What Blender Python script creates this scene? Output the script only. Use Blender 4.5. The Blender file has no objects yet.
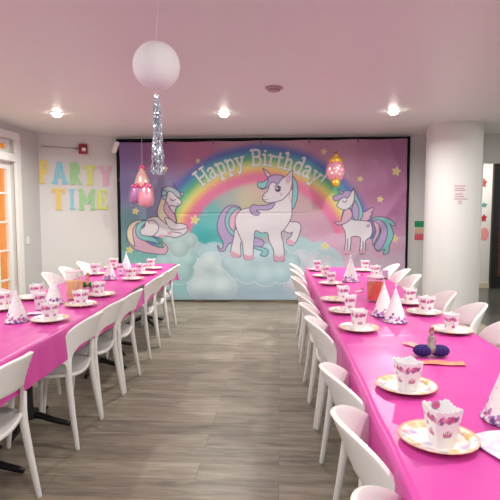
import bpy, bmesh, math, random
import numpy as np
from mathutils import Vector, Matrix, Euler
random.seed(7); rng = np.random.default_rng(5)
scn = bpy.context.scene
col = scn.collection
PI = math.pi
# ------------------------------------------------------------ camera
F = 490.0
cam_d = bpy.data.cameras.new('camera'); cam = bpy.data.objects.new('camera', cam_d); col.objects.link(cam)
cam_d.sensor_width = 36; cam_d.lens = F / 500 * 36; cam_d.clip_start = .05
cam.location = (0, 0, 1.45)
cam.rotation_euler = (PI / 2 - math.atan(39 / F), 0, math.atan(30 / F))
scn.camera = cam
CM = cam.rotation_euler.to_matrix()
def ray(px, py): return CM @ Vector(((px - 250) / F, -(py - 250) / F, -1))
def atz(px, py, z):
    d = ray(px, py); t = (z - 1.45) / d.z
    return Vector((d.x * t, d.y * t, z))
def aty(px, py, Y):
    d = ray(px, py); t = Y / d.y
    return Vector((d.x * t, Y, 1.45 + d.z * t))
# ------------------------------------------------------------ helpers
def lin(c):
    return tuple((x / 12.92 if x <= .04045 else ((x + .055) / 1.055) ** 2.4) for x in [v / 255 for v in c])
MATS = {}
def mat(name, rgb, rough=.5, metal=0, spec=.5, trans=0, ior=1.45, emit=None, es=0, bump=None, var=None, coat=0, alpha=1, sheen=0):
    m = bpy.data.materials.new(name); m.use_nodes = True
    nt = m.node_tree; b = nt.nodes['Principled BSDF']
    c = lin(rgb)
    b.inputs['Base Color'].default_value = (*c, 1)
    b.inputs['Roughness'].default_value = rough; b.inputs['Metallic'].default_value = metal
    b.inputs['Specular IOR Level'].default_value = spec
    b.inputs['Transmission Weight'].default_value = trans; b.inputs['IOR'].default_value = ior
    b.inputs['Coat Weight'].default_value = coat; b.inputs['Alpha'].default_value = alpha
    if emit:
        b.inputs['Emission Color'].default_value = (*lin(emit), 1); b.inputs['Emission Strength'].default_value = es
    tc = nt.nodes.new('ShaderNodeTexCoord')
    if bump:
        n = nt.nodes.new('ShaderNodeTexNoise'); n.inputs['Scale'].default_value = bump[0]; n.inputs['Detail'].default_value = 4
        nt.links.new(tc.outputs['Object'], n.inputs['Vector'])
        bp = nt.nodes.new('ShaderNodeBump'); bp.inputs['Strength'].default_value = bump[1]; bp.inputs['Distance'].default_value = .01
        nt.links.new(n.outputs['Fac'], bp.inputs['Height']); nt.links.new(bp.outputs['Normal'], b.inputs['Normal'])
    if var:
        n = nt.nodes.new('ShaderNodeTexNoise'); n.inputs['Scale'].default_value = var[0]; n.inputs['Detail'].default_value = 3
        nt.links.new(tc.outputs['Object'], n.inputs['Vector'])
        r = nt.nodes.new('ShaderNodeValToRGB'); r.color_ramp.elements[0].position = .3; r.color_ramp.elements[1].position = .7
        r.color_ramp.elements[0].color = (*c, 1); r.color_ramp.elements[1].color = (*lin(var[1]), 1)
        nt.links.new(n.outputs['Fac'], r.inputs['Fac']); nt.links.new(r.outputs['Color'], b.inputs['Base Color'])
    MATS[name] = m
    return m
def paintmat(name, rough=.5, coat=0, bump=None):
    m = mat(name, (255, 255, 255), rough, coat=coat, bump=bump); nt = m.node_tree
    a = nt.nodes.new('ShaderNodeVertexColor'); a.layer_name = 'print'
    nt.links.new(a.outputs['Color'], nt.nodes['Principled BSDF'].inputs['Base Color'])
    return m
def obj(name, bm, m, parent=None, smooth=False, auto=None):
    me = bpy.data.meshes.new(name)
    if isinstance(bm, bmesh.types.BMesh):
        bmesh.ops.recalc_face_normals(bm, faces=bm.faces)
        bm.to_mesh(me); bm.free()
    else: me = bm
    if smooth: me.shade_smooth()
    if auto: me.shade_smooth(); me.set_sharp_from_angle(angle=math.radians(auto))
    me.materials.append(m)
    o = bpy.data.objects.new(name, me); col.objects.link(o)
    if parent: o.parent = parent
    return o
def tag(o, label=None, cat=None, group=None, kind=None):
    if label: o['label'] = label
    if cat: o['category'] = cat
    if group: o['group'] = group
    if kind: o['kind'] = kind
    return o
def thing(name, label, cat, loc=(0, 0, 0), rz=0, group=None):
    o = bpy.data.objects.new(name, None); col.objects.link(o); o.empty_display_size = .1
    o.location = loc; o.rotation_euler = (0, 0, rz); return tag(o, label, cat, group)
def dup(root, loc, rz, label, group=None, scale=None):
    r = root.copy(); col.objects.link(r); r.location = loc; r.rotation_euler = (0, 0, rz); r['label'] = label
    if group: r['group'] = group
    if scale: r.scale = scale
    for ch in list(root.children):
        c = ch.copy(); col.objects.link(c); c.parent = r
        for g in ch.children:
            d = g.copy(); col.objects.link(d); d.parent = c
    return r
def BM(): return bmesh.new()
def box(bm, c, s, rz=0, bev=0, M=None):
    r = bmesh.ops.create_cube(bm, size=1)
    T = Matrix.Translation(c) @ Matrix.Rotation(rz, 4, 'Z') @ Matrix.Diagonal((*s, 1))
    if M: T = M @ T
    bmesh.ops.transform(bm, matrix=T, verts=r['verts'])
    if bev:
        es = list({e for v in r['verts'] for e in v.link_edges})
        bmesh.ops.bevel(bm, geom=es, offset=bev, segments=2, affect='EDGES', profile=.5)
    return bm
def tube(bm, pts, rad, seg=12, cap=True):
    pts = [Vector(p) for p in pts]
    if not hasattr(rad, '__len__'): rad = [rad] * len(pts)
    rings = []; up = Vector((.013, .021, 1)).normalized(); n = None
    for i, p in enumerate(pts):
        t = (pts[min(i + 1, len(pts) - 1)] - pts[max(i - 1, 0)]).normalized()
        if n is None:
            n = t.cross(Vector((1, 0, 0)) if abs(t.x) < .9 else Vector((0, 1, 0))).normalized()
        else: n = (n - t * n.dot(t)).normalized()
        b = t.cross(n)
        rings.append([bm.verts.new(p + (n * math.cos(a) + b * math.sin(a)) * rad[i]) for a in [2 * PI * k / seg for k in range(seg)]])
    for a, b in zip(rings, rings[1:]):
        for k in range(seg): bm.faces.new((a[k], a[(k + 1) % seg], b[(k + 1) % seg], b[k]))
    if cap:
        bm.faces.new(rings[0][::-1]); bm.faces.new(rings[-1])
    return bm
def lathe(bm, prof, seg=32, c=(0, 0, 0), close=False):
    rings = []
    for r, z in prof:
        if r < 1e-5: rings.append([bm.verts.new((c[0], c[1], c[2] + z))])
        else: rings.append([bm.verts.new((c[0] + r * math.cos(2 * PI * k / seg), c[1] + r * math.sin(2 * PI * k / seg), c[2] + z)) for k in range(seg)])
    for a, b in zip(rings, rings[1:]):
        for k in range(seg):
            k2 = (k + 1) % seg
            if len(a) == 1 and len(b) == 1: continue
            if len(a) == 1: bm.faces.new((a[0], b[k2], b[k]))
            elif len(b) == 1: bm.faces.new((a[k], a[k2], b[0]))
            else: bm.faces.new((a[k], a[k2], b[k2], b[k]))
    return bm
def ell(bm, c, s, seg=16, M=None):
    r = bmesh.ops.create_uvsphere(bm, u_segments=seg, v_segments=seg // 2 + 2, radius=1)
    T = Matrix.Translation(c) @ (M or Matrix.Identity(4)) @ Matrix.Diagonal((*s, 1))
    bmesh.ops.transform(bm, matrix=T, verts=r['verts']); return bm
def grid_mesh(name, P, C=None, wrapu=False):
    """P (nv,nu,3) positions, C (nv,nu,3) linear colours"""
    nv, nu = P.shape[:2]
    me = bpy.data.meshes.new(name)
    idx = np.arange(nv * nu).reshape(nv, nu)
    if wrapu: a = idx; b = np.roll(idx, -1, 1)
    else: a = idx[:, :-1]; b = idx[:, 1:]
    q = np.stack([a[:-1], b[:-1], b[1:], a[1:]], -1).reshape(-1, 4)
    me.vertices.add(nv * nu); me.vertices.foreach_set('co', P.reshape(-1).astype(np.float32))
    me.loops.add(q.size); me.loops.foreach_set('vertex_index', q.reshape(-1).astype(np.int32))
    me.polygons.add(len(q)); me.polygons.foreach_set('loop_start', np.arange(0, q.size, 4, dtype=np.int32))
    me.update(calc_edges=True); me.validate()
    if C is not None:
        at = me.color_attributes.new('print', 'FLOAT_COLOR', 'POINT')
        cc = np.ones((nv * nu, 4), np.float32); cc[:, :3] = C.reshape(-1, 3)
        at.data.foreach_set('color', cc.reshape(-1))
    me.shade_smooth()
    return me
def nlin(a):
    a = np.asarray(a, float) / 255
    return np.where(a <= .04045, a / 12.92, ((a + .055) / 1.055) ** 2.4)
def struct(name, bm, m, parent=None, **k):
    o = obj(name, bm, m, parent, **k)
    if not parent: o['kind'] = 'structure'
    return o
# ------------------------------------------------------------ materials
M_ceil = mat('ceiling_paint', (238, 238, 234), .42, spec=.4, bump=(1.6, .25))
M_wall = mat('wall_paint', (222, 219, 217), .7, bump=(30, .05))
M_wallg = mat('grey_wall_paint', (208, 206, 204), .7)
M_trim = mat('white_trim', (238, 236, 232), .4)
M_base = mat('baseboard_paint', (214, 200, 180), .5)
M_white = mat('white_plastic', (240, 236, 232), .33, spec=.5)
M_black = mat('black_metal', (22, 22, 24), .4)
M_blackc = mat('black_cloth', (14, 13, 16), .9)
M_top = mat('tabletop_laminate', (90, 80, 75), .5)
M_red = mat('red_plastic', (150, 20, 30), .35)
M_chrome = mat('silver_foil', (232, 236, 244), .16, metal=1)
M_paper = mat('white_paper', (246, 242, 244), .7)
M_glass = mat('clear_plastic', (255, 250, 250), .04, trans=1, ior=1.12)
M_pane = mat('window_glass', (255, 255, 255), .02, trans=1, ior=1.02)
for _m, _f in ((M_pane, .08), (M_glass, .13)):
    nt = _m.node_tree; _t = nt.nodes.new('ShaderNodeBsdfTransparent'); _g = nt.nodes.new('ShaderNodeBsdfGlossy'); _g.inputs['Roughness'].default_value = .05
    _x = nt.nodes.new('ShaderNodeMixShader'); _x.inputs[0].default_value = _f
    nt.links.new(_t.outputs[0], _x.inputs[1]); nt.links.new(_g.outputs[0], _x.inputs[2]); nt.links.new(_x.outputs[0], nt.nodes['Material Output'].inputs['Surface'])
M_ptea = mat('orange_drink', (228, 98, 0), .5, spec=.1, emit=None)
M_pale = mat('peach_drink', (252, 196, 130), .5, spec=.1)
M_curt = mat('amber_curtain', (225, 160, 60), .8, var=(9, (200, 120, 35)))
nt = M_curt.node_tree; _tr = nt.nodes.new('ShaderNodeBsdfTranslucent'); _tr.inputs['Color'].default_value = (*lin((235, 170, 70)), 1)
_mx = nt.nodes.new('ShaderNodeMixShader'); _mx.inputs[0].default_value = .6; nt.links.new(nt.nodes['Principled BSDF'].outputs[0], _mx.inputs[1]); nt.links.new(_tr.outputs[0], _mx.inputs[2])
nt.links.new(_mx.outputs[0], nt.nodes['Material Output'].inputs['Surface'])
M_lamp = mat('lamp_glow', (255, 255, 255), .5, emit=(255, 246, 230), es=30)
M_print = paintmat('printed_paper', .6)
M_plate = paintmat('printed_plate', .35, coat=.3)
M_string = mat('white_string', (235, 225, 228), .6)
M_purple = mat('purple_tissue', (54, 24, 112), .65)
M_green = mat('green_tissue', (20, 120, 45), .65)

def wood_floor():
    m = bpy.data.materials.new('grey_oak_planks'); m.use_nodes = True; nt = m.node_tree; N = nt.nodes; L = nt.links
    b = N['Principled BSDF']; b.inputs['Roughness'].default_value = .42; b.inputs['Specular IOR Level'].default_value = .45
    tc = N.new('ShaderNodeTexCoord')
    br = N.new('ShaderNodeTexBrick'); br.inputs['Scale'].default_value = 1
    br.inputs['Brick Width'].default_value = 1.22; br.inputs['Row Height'].default_value = .18; br.inputs['Mortar Size'].default_value = .0014
    br.offset = .37; br.inputs['Color1'].default_value = (0, 0, 0, 1); br.inputs['Color2'].default_value = (1, 1, 1, 1); br.inputs['Mortar'].default_value = (.5, .5, .5, 1)
    L.new(tc.outputs['Object'], br.inputs['Vector'])
    mp = N.new('ShaderNodeMapping'); mp.inputs['Scale'].default_value = (1.6, 13, 1); L.new(tc.outputs['Object'], mp.inputs['Vector'])
    sh = N.new('ShaderNodeVectorMath'); sh.operation = 'ADD'; L.new(mp.outputs['Vector'], sh.inputs[0])
    sc = N.new('ShaderNodeVectorMath'); sc.operation = 'SCALE'; sc.inputs['Scale'].default_value = 13; L.new(br.outputs['Color'], sc.inputs[0]); L.new(sc.outputs['Vector'], sh.inputs[1])
    n = N.new('ShaderNodeTexNoise'); n.inputs['Scale'].default_value = 1.6; n.inputs['Detail'].default_value = 7; n.inputs['Roughness'].default_value = .62; n.inputs['Distortion'].default_value = .6
    L.new(sh.outputs['Vector'], n.inputs['Vector'])
    mx = N.new('ShaderNodeMath'); mx.operation = 'MULTIPLY_ADD'; mx.inputs[1].default_value = .16; L.new(br.outputs['Color'], mx.inputs[0]); L.new(n.outputs['Fac'], mx.inputs[2])
    r = N.new('ShaderNodeValToRGB'); e = r.color_ramp.elements
    e[0].position = .36; e[0].color = (*lin((108, 98, 86)), 1); e[1].position = .78; e[1].color = (*lin((166, 154, 138)), 1)
    k = e.new(.55); k.color = (*lin((138, 127, 112)), 1)
    L.new(mx.outputs[0], r.inputs['Fac'])
    mm = N.new('ShaderNodeMix'); mm.data_type = 'RGBA'; mm.inputs['B'].default_value = (*lin((96, 87, 78)), 1)
    L.new(br.outputs['Fac'], mm.inputs['Factor']); L.new(r.outputs['Color'], mm.inputs['A'])
    L.new(mm.outputs['Result'], b.inputs['Base Color'])
    bp = N.new('ShaderNodeBump'); bp.inputs['Strength'].default_value = .15; bp.inputs['Distance'].default_value = .004
    L.new(n.outputs['Fac'], bp.inputs['Height']); L.new(bp.outputs['Normal'], b.inputs['Normal'])
    return m
M_floor = wood_floor()
# ------------------------------------------------------------ the room
H = 2.62; YB = 7.78; XL = -3.66
XC = aty(116, 200, YB).x       # where the angled wall meets the back wall
YL = 7.3
XO = aty(480, 200, YB).x       # opening on the right
XR = 5.2; Y0 = -1.6; YF = 9.4
bm = BM(); box(bm, ((XL + XR) / 2, (Y0 + YF) / 2 + .2, -.05), (XR - XL + .4, YF - Y0 + .6, .1)); struct('floor', bm, M_floor)
bm = BM(); box(bm, ((XL + XR) / 2, (Y0 + YF) / 2 + .2, H + .05), (XR - XL + .4, YF - Y0 + .6, .1)); struct('ceiling', bm, M_ceil)
bm = BM(); box(bm, ((XC + XO) / 2, YB + .06, H / 2), (XO - XC, .12, H))
zo = aty(485, 163, YB).z
box(bm, ((XO + XR) / 2, YB + .06, (zo + H) / 2), (XR - XO, .12, H - zo)); struct('wall_back', bm, M_wallg)
# angled wall
a = Vector((XL, YL, 0)); b = Vector((XC, YB, 0)); d = (b - a); ang = math.atan2(d.y, d.x); nrm = Vector((-d.y, d.x, 0)).normalized()
cw = (a + b) / 2 + nrm * .06
bm = BM(); box(bm, (cw.x, cw.y, H / 2), (d.length, .12, H), rz=ang); struct('wall_corner', bm, M_wall)
# left wall with door opening
def wl(px, py): 
    dd = ray(px, py); t = XL / dd.x; return Vector((XL, dd.y * t, 1.45 + dd.z * t))
yd1 = wl(15, 200).y; yd0 = yd1 - 1.75; zt = 2.42
bm = BM(); box(bm, (XL - .06, (yd1 + YL) / 2, H / 2), (.12, YL - yd1, H)); box(bm, (XL - .06, (Y0 + yd0) / 2, H / 2), (.12, yd0 - Y0, H))
box(bm, (XL - .06, (yd0 + yd1) / 2, (H + zt) / 2), (.12, yd1 - yd0, H - zt)); struct('wall_left', bm, M_wallg)
bm = BM(); box(bm, (XR + .06, (Y0 + YF) / 2, H / 2), (.12, YF - Y0, H)); struct('wall_right', bm, M_wall)
# room beyond
bm = BM(); box(bm, ((2.2 + XR) / 2, YF + .06, H / 2), (XR - 2.2, .12, H)); struct('wall_far', bm, M_wall)
bm = BM(); box(bm, (2.14, (YB + .12 + YF) / 2, H / 2), (.12, YF - YB - .12, H)); struct('wall_passage', bm, M_wall)
# baseboards
bm = BM(); box(bm, ((XC + XO) / 2, YB - .008, .035), (XO - XC, .016, .07)); struct('baseboard_back', bm, M_base)
bm = BM(); box(bm, ((2.2 + XR) / 2, YF - .01, .05), (XR - 2.2, .02, .10)); struct('baseboard_far', bm, M_base)
bm = BM(); box(bm, (XL + .01, (yd1 + .14 + YL) / 2, .05), (.02, YL - yd1 - .16, .10)); struct('baseboard_left', bm, M_trim)
c2 = (a + b) / 2 - nrm * .012
bm = BM(); box(bm, (c2.x, c2.y, .05), (d.length - .04, .02, .10), rz=ang); struct('baseboard_corner', bm, M_trim)
bm = BM(); box(bm, (XO + .012, YB + .06, zo / 2), (.024, .17, zo)); struct('trim_1', bm, M_trim)
# french door on the left wall
bm = BM(); W = yd1 - yd0; ym = (yd0 + yd1) / 2
for yy in (yd0 - .05, yd1 + .065): box(bm, (XL + .012, yy, (zt + .06) / 2), (.05, .13, zt + .06), bev=.006)
box(bm, (XL + .012, ym, zt + .05), (.056, W + .22, .1), bev=.006)
zl = wl(8, 157).z
box(bm, (XL - .04, ym, zl), (.17, W - .002, .11), bev=.01)
door = struct('door_1', bm, M_trim)
bm = BM(); z0 = .0; zd = zl - .055
for lf, rt in ((yd0, ym), (ym, yd1)):
    for yy in (lf + .045, rt - .045): box(bm, (XL - .075, yy, zd / 2), (.045, .09, zd))
    box(bm, (XL - .075, (lf + rt) / 2, zd - .05), (.041, rt - lf - .01, .1)); box(bm, (XL - .075, (lf + rt) / 2, .12), (.041, rt - lf - .01, .24))
    zs = [wl(8, q).z for q in (193, 222, 251, 281)]; 
    for zz in zs + [zs[-1] - .42, zs[-1] - .84]:
        if zz > .25: box(bm, (XL - .075, (lf + rt) / 2, zz), (.03, rt - lf - .1, .025))
    for k in (1, 2):
        box(bm, (XL - .075, lf + .09 + (rt - lf - .18) * k / 3, zd / 2), (.026, .025, zd - .02))
for yy in (yd0 + .03, ym, yd1 - .03): box(bm, (XL - .075, yy, (zl + zt) / 2), (.045, .06, zt - zl))
for k in (1, 2, 4, 5): box(bm, (XL - .075, yd0 + W * k / 6, (zl + zt) / 2), (.026, .025, zt - zl - .02))
box(bm, (XL - .075, ym, zt - .03), (.041, W - .01, .06)); box(bm, (XL - .075, ym, zl + .08), (.041, W - .01, .06))
obj('door_leaf', bm, M_trim, door)
bm = BM(); box(bm, (XL - .075, ym, zt / 2 + .1), (.006, W - .02, zt - .25)); obj('glass_pane', bm, M_pane, door)
bm = BM(); tube(bm, [(XL + .0, ym - .05, 1.0), (XL + .05, ym - .05, 1.0), (XL + .05, ym - .16, 1.0)], .01); obj('door_handle', bm, M_chrome, door)
# curtain behind the door
nu, nv = 320, 12
U, V = np.meshgrid(np.linspace(0, 1, nu), np.linspace(0, 1, nv))
P = np.stack([XL - .19 + .028 * np.sin(U * 115) + .010 * np.sin(U * 231), yd0 - .2 + U * (W + 1.4), .02 + V * 2.5], -1)
cu = obj('curtain', grid_mesh('curtain', P), M_curt); tag(cu, 'amber pleated curtain hanging behind the glazed door', 'curtain')
bm = BM(); box(bm, (XL - .9, ym, 1.3), (.1, 5, 3.2)); struct('wall_outer', bm, M_wall)
# door in the room beyond
xj = aty(491, 220, YF).x
bm = BM(); zj = aty(495, 166, YF).z
box(bm, (xj + .06, YF - .03, zj / 2), (.12, .08, zj)); box(bm, (xj + .6, YF - .03, zj + .05), (1.2, .08, .1)); box(bm, (xj + 1.14, YF - .03, zj / 2), (.12, .08, zj))
box(bm, (xj + .6, YF - .025, .12), (1.0, .05, .24))
door2 = struct('door_2', bm, M_black)
bm = BM(); box(bm, (xj + .6, YF - .012, zj / 2), (.96, .01, zj)); obj('door_panel', bm, mat('brick_red_panel', (120, 55, 40), .6, var=(14, (60, 40, 38))), door2)
bm = BM(); box(bm, (xj + .2, YF - .06, .75), (.012, .02, .25)); obj('door_handle', bm, M_chrome, door2)
# column
cf = atz(448.5, 319, 0); dirv = Vector((cf.x, cf.y, 0)).normalized(); Rc = .365; cc = cf + dirv * Rc
bm = BM(); lathe(bm, [(0, 0), (Rc + .012, 0), (Rc + .012, .10), (Rc, .105), (Rc, H), (0, H)], 64, (cc.x, cc.y, 0))
colu = struct('column', bm, M_wall, auto=40); colu['label'] = 'thick round white column beside the right table'
colu['category'] = 'column'
# faded notice on the column
bm = BM()
aw = math.atan2(-cc.y, -cc.x)
marks = [(-9, 186, 11), (-8, 188.5, 9), (-9, 190.5, 11), (-8, 194, 8), (-8, 196.5, 9), (-9, 199, 13), (-3, 201.5, 4), (-2, 203.5, 3)]
def colpt(px, py, off=.002):
    dd = ray(px, py); A = dd.x ** 2 + dd.y ** 2; B = -2 * (dd.x * cc.x + dd.y * cc.y); Cc = cc.x ** 2 + cc.y ** 2 - (Rc + off) ** 2
    t = (-B - math.sqrt(B * B - 4 * A * Cc)) / (2 * A); return Vector((dd.x * t, dd.y * t, 1.45 + dd.z * t))
def curved(bm, x0, x1, y0, y1, off):
    n = 6; prev = None
    for i in range(n + 1):
        x = x0 + (x1 - x0) * i / n
        cur = [bm.verts.new(colpt(x, y, off)) for y in (y0, y1)]
        if prev: bm.faces.new((prev[0], cur[0], cur[1], prev[1]))
        prev = cur
for sx, yy, w in marks:
    x0 = 454 + (9 + sx) * .6 + .4
    curved(bm, x0, x0 + w, yy - .7, yy + .6, .004)
nt_ = thing('wall_notice', 'small faded notice with pinkish lines of lettering on the round column', 'notice')
obj('lettering', bm, mat('faded_rose_ink', (196, 165, 172), .7), nt_)
bm = BM(); curved(bm, 453, 468, 183.5, 205, .002); obj('sheet', bm, mat('notice_sheet', (224, 218, 216), .6), nt_)
# little decals on the far wall
for nm, px, py, w, h, c, lab in (('sticker', 484, 183, 6, 10, (170, 70, 66), 'red cut-out sticker topmost on the far wall past the column'),
        ('sticker', 484, 205, 7, 5, (90, 150, 150), 'teal cut-out sticker second from top on the far wall'),
        ('sticker', 484, 218, 6, 8, (180, 40, 60), 'dark red star sticker third down on the far wall'),
        ('sticker', 484.5, 234, 8, 12, (230, 150, 150), 'pale pink square sticker lowest on the far wall')):
    p = aty(px, py, YF - .006); s = 9.3 / F; bm = BM()
    vs = []
    nn = 10
    for k in range(nn):
        rr = 1 if k % 2 == 0 else (.55 if 'pink' not in lab else .95)
        aa = 2 * PI * k / nn + PI / 2
        vs.append((rr * w * s * .55 * math.cos(aa), rr * h * s * .55 * math.sin(aa)))
    f0 = [bm.verts.new((x, 0, z)) for x, z in vs]; f1 = [bm.verts.new((x, .004, z)) for x, z in vs]
    bm.faces.new(f0); bm.faces.new(f1[::-1])
    for k in range(nn): bm.faces.new((f0[k], f1[k], f1[(k + 1) % nn], f0[(k + 1) % nn]))
    o = obj('wall_sticker', bm, mat('sticker_%d' % py, c, .6)); o.location = p; tag(o, lab, 'sticker', 'stickers on the far wall')
for py0, py1, c, lab in ((221, 227, (40, 140, 90), 'small green sign strip topmost between the banner and the column'), (228.5, 233, (214, 180, 150), 'small beige sign strip in the middle between the banner and the column'), (234, 240, (214, 90, 110), 'small rose red sign strip lowest between the banner and the column')):
    A = aty(414.5, py1, YB - .004); B = aty(424, py0, YB - .004); bm = BM(); box(bm, (A + B) / 2, (B.x - A.x, .008, B.z - A.z)); o = obj('sign_strip', bm, mat('sign_%d' % int(py0), c, .5)); tag(o, lab, 'sign', 'small sign strips')
bm = BM(); box(bm, ((2.62 + XR) / 2, (4.6 + YF) / 2, .003), (XR - 2.62, YF - 4.6, .006)); o = struct('floor', bm, mat('dark_grey_tile', (74, 76, 72), .22, var=(2, (92, 92, 86))))
# ------------------------------------------------------------ party banner (printed cloth)
TL, TR, BL, BR = (119.5, 142.5), (407.5, 138.5), (122.5, 299.5), (404.5, 300)
YBn = YB - .095
p00 = aty(*TL, YBn); p10 = aty(*TR, YBn); p01 = aty(*BL, YBn); p11 = aty(*BR, YBn)
nu, nv = 780, 430
U, V = np.meshgrid(np.linspace(0, 1, nu), np.linspace(0, 1, nv))
GX = (1 - V) * ((1 - U) * TL[0] + U * TR[0]) + V * ((1 - U) * BL[0] + U * BR[0])
GY = (1 - V) * ((1 - U) * TL[1] + U * TR[1]) + V * ((1 - U) * BL[1] + U * BR[1])
def mixc(a, b, t): return a * (1 - t[..., None]) + np.array(b, float) * t[..., None]
def gs(x, y, sx, sy): return np.exp(-((GX - x) / sx) ** 2 - ((GY - y) / sy) ** 2)
def ss(e0, e1, x): t = np.clip((x - e0) / (e1 - e0), 0, 1); return t * t * (3 - 2 * t)
IMG = np.ones((nv, nu, 3)) * np.array([208, 128, 178.])
pts = [(122, 145, (136, 100, 178)), (122, 185, (122, 108, 170)), (125, 225, (92, 140, 150)), (125, 260, (105, 165, 150)), (160, 150, (165, 98, 156)), (200, 150, (192, 110, 152)),
       (165, 195, (140, 140, 190)), (260, 142, (205, 150, 160)), (330, 145, (205, 140, 175)), (400, 145, (182, 112, 160)), (390, 190, (184, 108, 158)), (370, 230, (198, 124, 172)), (400, 260, (205, 160, 200)),
       (205, 235, (50, 178, 182)), (215, 215, (90, 190, 190)), (210, 260, (90, 195, 200)), (230, 200, (170, 180, 175)), (250, 200, (205, 195, 160)), (262, 183, (215, 180, 170)), (310, 200, (208, 170, 175)), (320, 230, (215, 160, 190)),
       (300, 250, (190, 190, 205)), (335, 255, (210, 165, 195))]
num = np.zeros_like(IMG); den = np.zeros((nv, nu, 1))
for x, y, c in pts:
    w = (1 / ((GX - x) ** 2 + (GY - y) ** 2 + 60) ** 1.7)[..., None]; num += w * np.array(c, float); den += w
IMG = num / den
# soft rainbow
cx, cy = 264, 259
R = np.hypot(GX - cx, GY - cy)
stops = [(76, (235, 130, 170)), (80, (236, 110, 160)), (85, (240, 120, 160)), (89, (248, 175, 120)), (93, (245, 228, 120)), (97, (190, 220, 120)), (101, (90, 190, 130)), (106, (70, 165, 185)), (111, (75, 110, 195)), (118, (130, 100, 185))]
rs = [s[0] for s in stops]
rc = np.stack([np.interp(R, rs, [s[1][k] for s in stops]) for k in range(3)], -1)
al = ss(74, 80, R) * (1 - ss(111, 121, R)) * (1 - ss(236, 262, GY))
IMG = IMG * (1 - al[..., None]) + rc * al[..., None]
def spline(pts, closed=True, n=7):
    p = np.array(pts, float); m = len(p); out = []
    rngk = range(m) if closed else range(m - 1)
    for i in rngk:
        if closed: a, b, c, d_ = p[i - 1], p[i], p[(i + 1) % m], p[(i + 2) % m]
        else: a, b, c, d_ = p[max(i - 1, 0)], p[i], p[i + 1], p[min(i + 2, m - 1)]
        for t in np.arange(n) / n:
            out.append(.5 * ((2 * b) + (-a + c) * t + (2 * a - 5 * b + 4 * c - d_) * t * t + (-a + 3 * b - 3 * c + d_) * t ** 3))
    if not closed: out.append(p[-1])
    return np.array(out)
def region(x0, x1, y0, y1):
    m = (GX > x0) & (GX < x1) & (GY > y0) & (GY < y1)
    r = np.where(m.any(1))[0]; c = np.where(m.any(0))[0]
    if len(r) == 0 or len(c) == 0: return None
    return slice(r[0], r[-1] + 1), slice(c[0], c[-1] + 1)
def put(sl, mask, color, a=1.0):
    sub = IMG[sl]; aa = mask.astype(float)[..., None] * a; IMG[sl] = sub * (1 - aa) + np.array(color, float) * aa
def fillp(poly, color, a=1.0):
    sl = region(poly[:, 0].min() - 1, poly[:, 0].max() + 1, poly[:, 1].min() - 1, poly[:, 1].max() + 1)
    if sl is None: return
    X, Y = GX[sl], GY[sl]; ins = np.zeros(X.shape, bool)
    for (x0, y0), (x1, y1) in zip(poly, np.roll(poly, -1, 0)):
        if y0 == y1: continue
        c = ((y0 > Y) != (y1 > Y)) & (X < (x1 - x0) * (Y - y0) / (y1 - y0) + x0); ins ^= c
    put(sl, ins, color, a)
def line(poly, color, w, closed=False, a=1.0):
    q = np.roll(poly, -1, 0) if closed else poly[1:]
    p = poly if closed else poly[:-1]
    sl = region(poly[:, 0].min() - w, poly[:, 0].max() + w, poly[:, 1].min() - w, poly[:, 1].max() + w)
    if sl is None: return
    X, Y = GX[sl], GY[sl]; D = np.full(X.shape, 1e9)
    for (x0, y0), (x1, y1) in zip(p, q):
        dx, dy = x1 - x0, y1 - y0; L = dx * dx + dy * dy + 1e-9
        t = np.clip(((X - x0) * dx + (Y - y0) * dy) / L, 0, 1); D = np.minimum(D, np.hypot(X - x0 - t * dx, Y - y0 - t * dy))
    put(sl, np.clip((w / 2 + .2 - D) / .4, 0, 1), color, a)
class Pic:
    def __init__(s, ox, oy, k, oc=(70, 62, 100), ow=.75): s.o = np.array([ox, oy]); s.k = k; s.oc = oc; s.ow = ow
    def sh(s, pts, c, out=True, smooth=True):
        p = spline(pts) if smooth else np.array(pts, float); p = s.o + p / s.k; fillp(p, c)
        if out: line(p, s.oc, s.ow, True)
    def ln(s, pts, c=None, w=None): line(s.o + spline(pts, False) / s.k, c or s.oc, w or s.ow)
    def dot(s, x, y, r, c): s.sh([(x + r * math.cos(t), y + r * math.sin(t)) for t in np.linspace(0, 2 * PI, 9)[:-1]], c, False)
def circ(x, y, r, c, a=1.0):
    sl = region(x - r - 1, x + r + 1, y - r - 1, y + r + 1)
    if sl: put(sl, np.clip((r - np.hypot(GX[sl] - x, GY[sl] - y)) / .7, 0, 1), c, a)
# clouds
def cloud(x0, x1, ytop, ybot, c0, c1, n, seed, edge=None):
    r_ = random.Random(seed)
    for layer in range(3):
        t = layer / 2; c = [c0[k] * (1 - t) + c1[k] * t for k in range(3)]
        for i in range(n):
            x = x0 + (x1 - x0) * (i + r_.random() * .7) / n; rr = (x1 - x0) / n * (.75 + .5 * r_.random())
            y = ytop + (ybot - ytop) * (.18 + .3 * layer) + r_.uniform(-3, 3)
            if edge: circ(x, y, rr + .7, edge, .35)
            circ(x, y, rr, c, .92)
    sl = region(x0, x1, ytop + (ybot - ytop) * .55, ybot + 8)
cloud(316, 410, 238, 300, (222, 170, 202), (200, 190, 215), 7, 3, (235, 200, 222))
cloud(190, 330, 246, 300, (176, 214, 222), (160, 200, 216), 9, 5, (205, 230, 236))
cloud(228, 345, 256, 304, (186, 214, 226), (170, 203, 220), 6, 9, (212, 232, 240))
cloud(120, 200, 252, 302, (110, 186, 182), (140, 206, 206), 6, 11, (180, 224, 220))
for x, y, r in ((168, 250, 11), (180, 245, 13), (190, 254, 11), (176, 236, 11), (160, 256, 8), (145, 262, 8), (200, 262, 12), (212, 256, 9), (186, 270, 16)):
    pass
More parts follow.
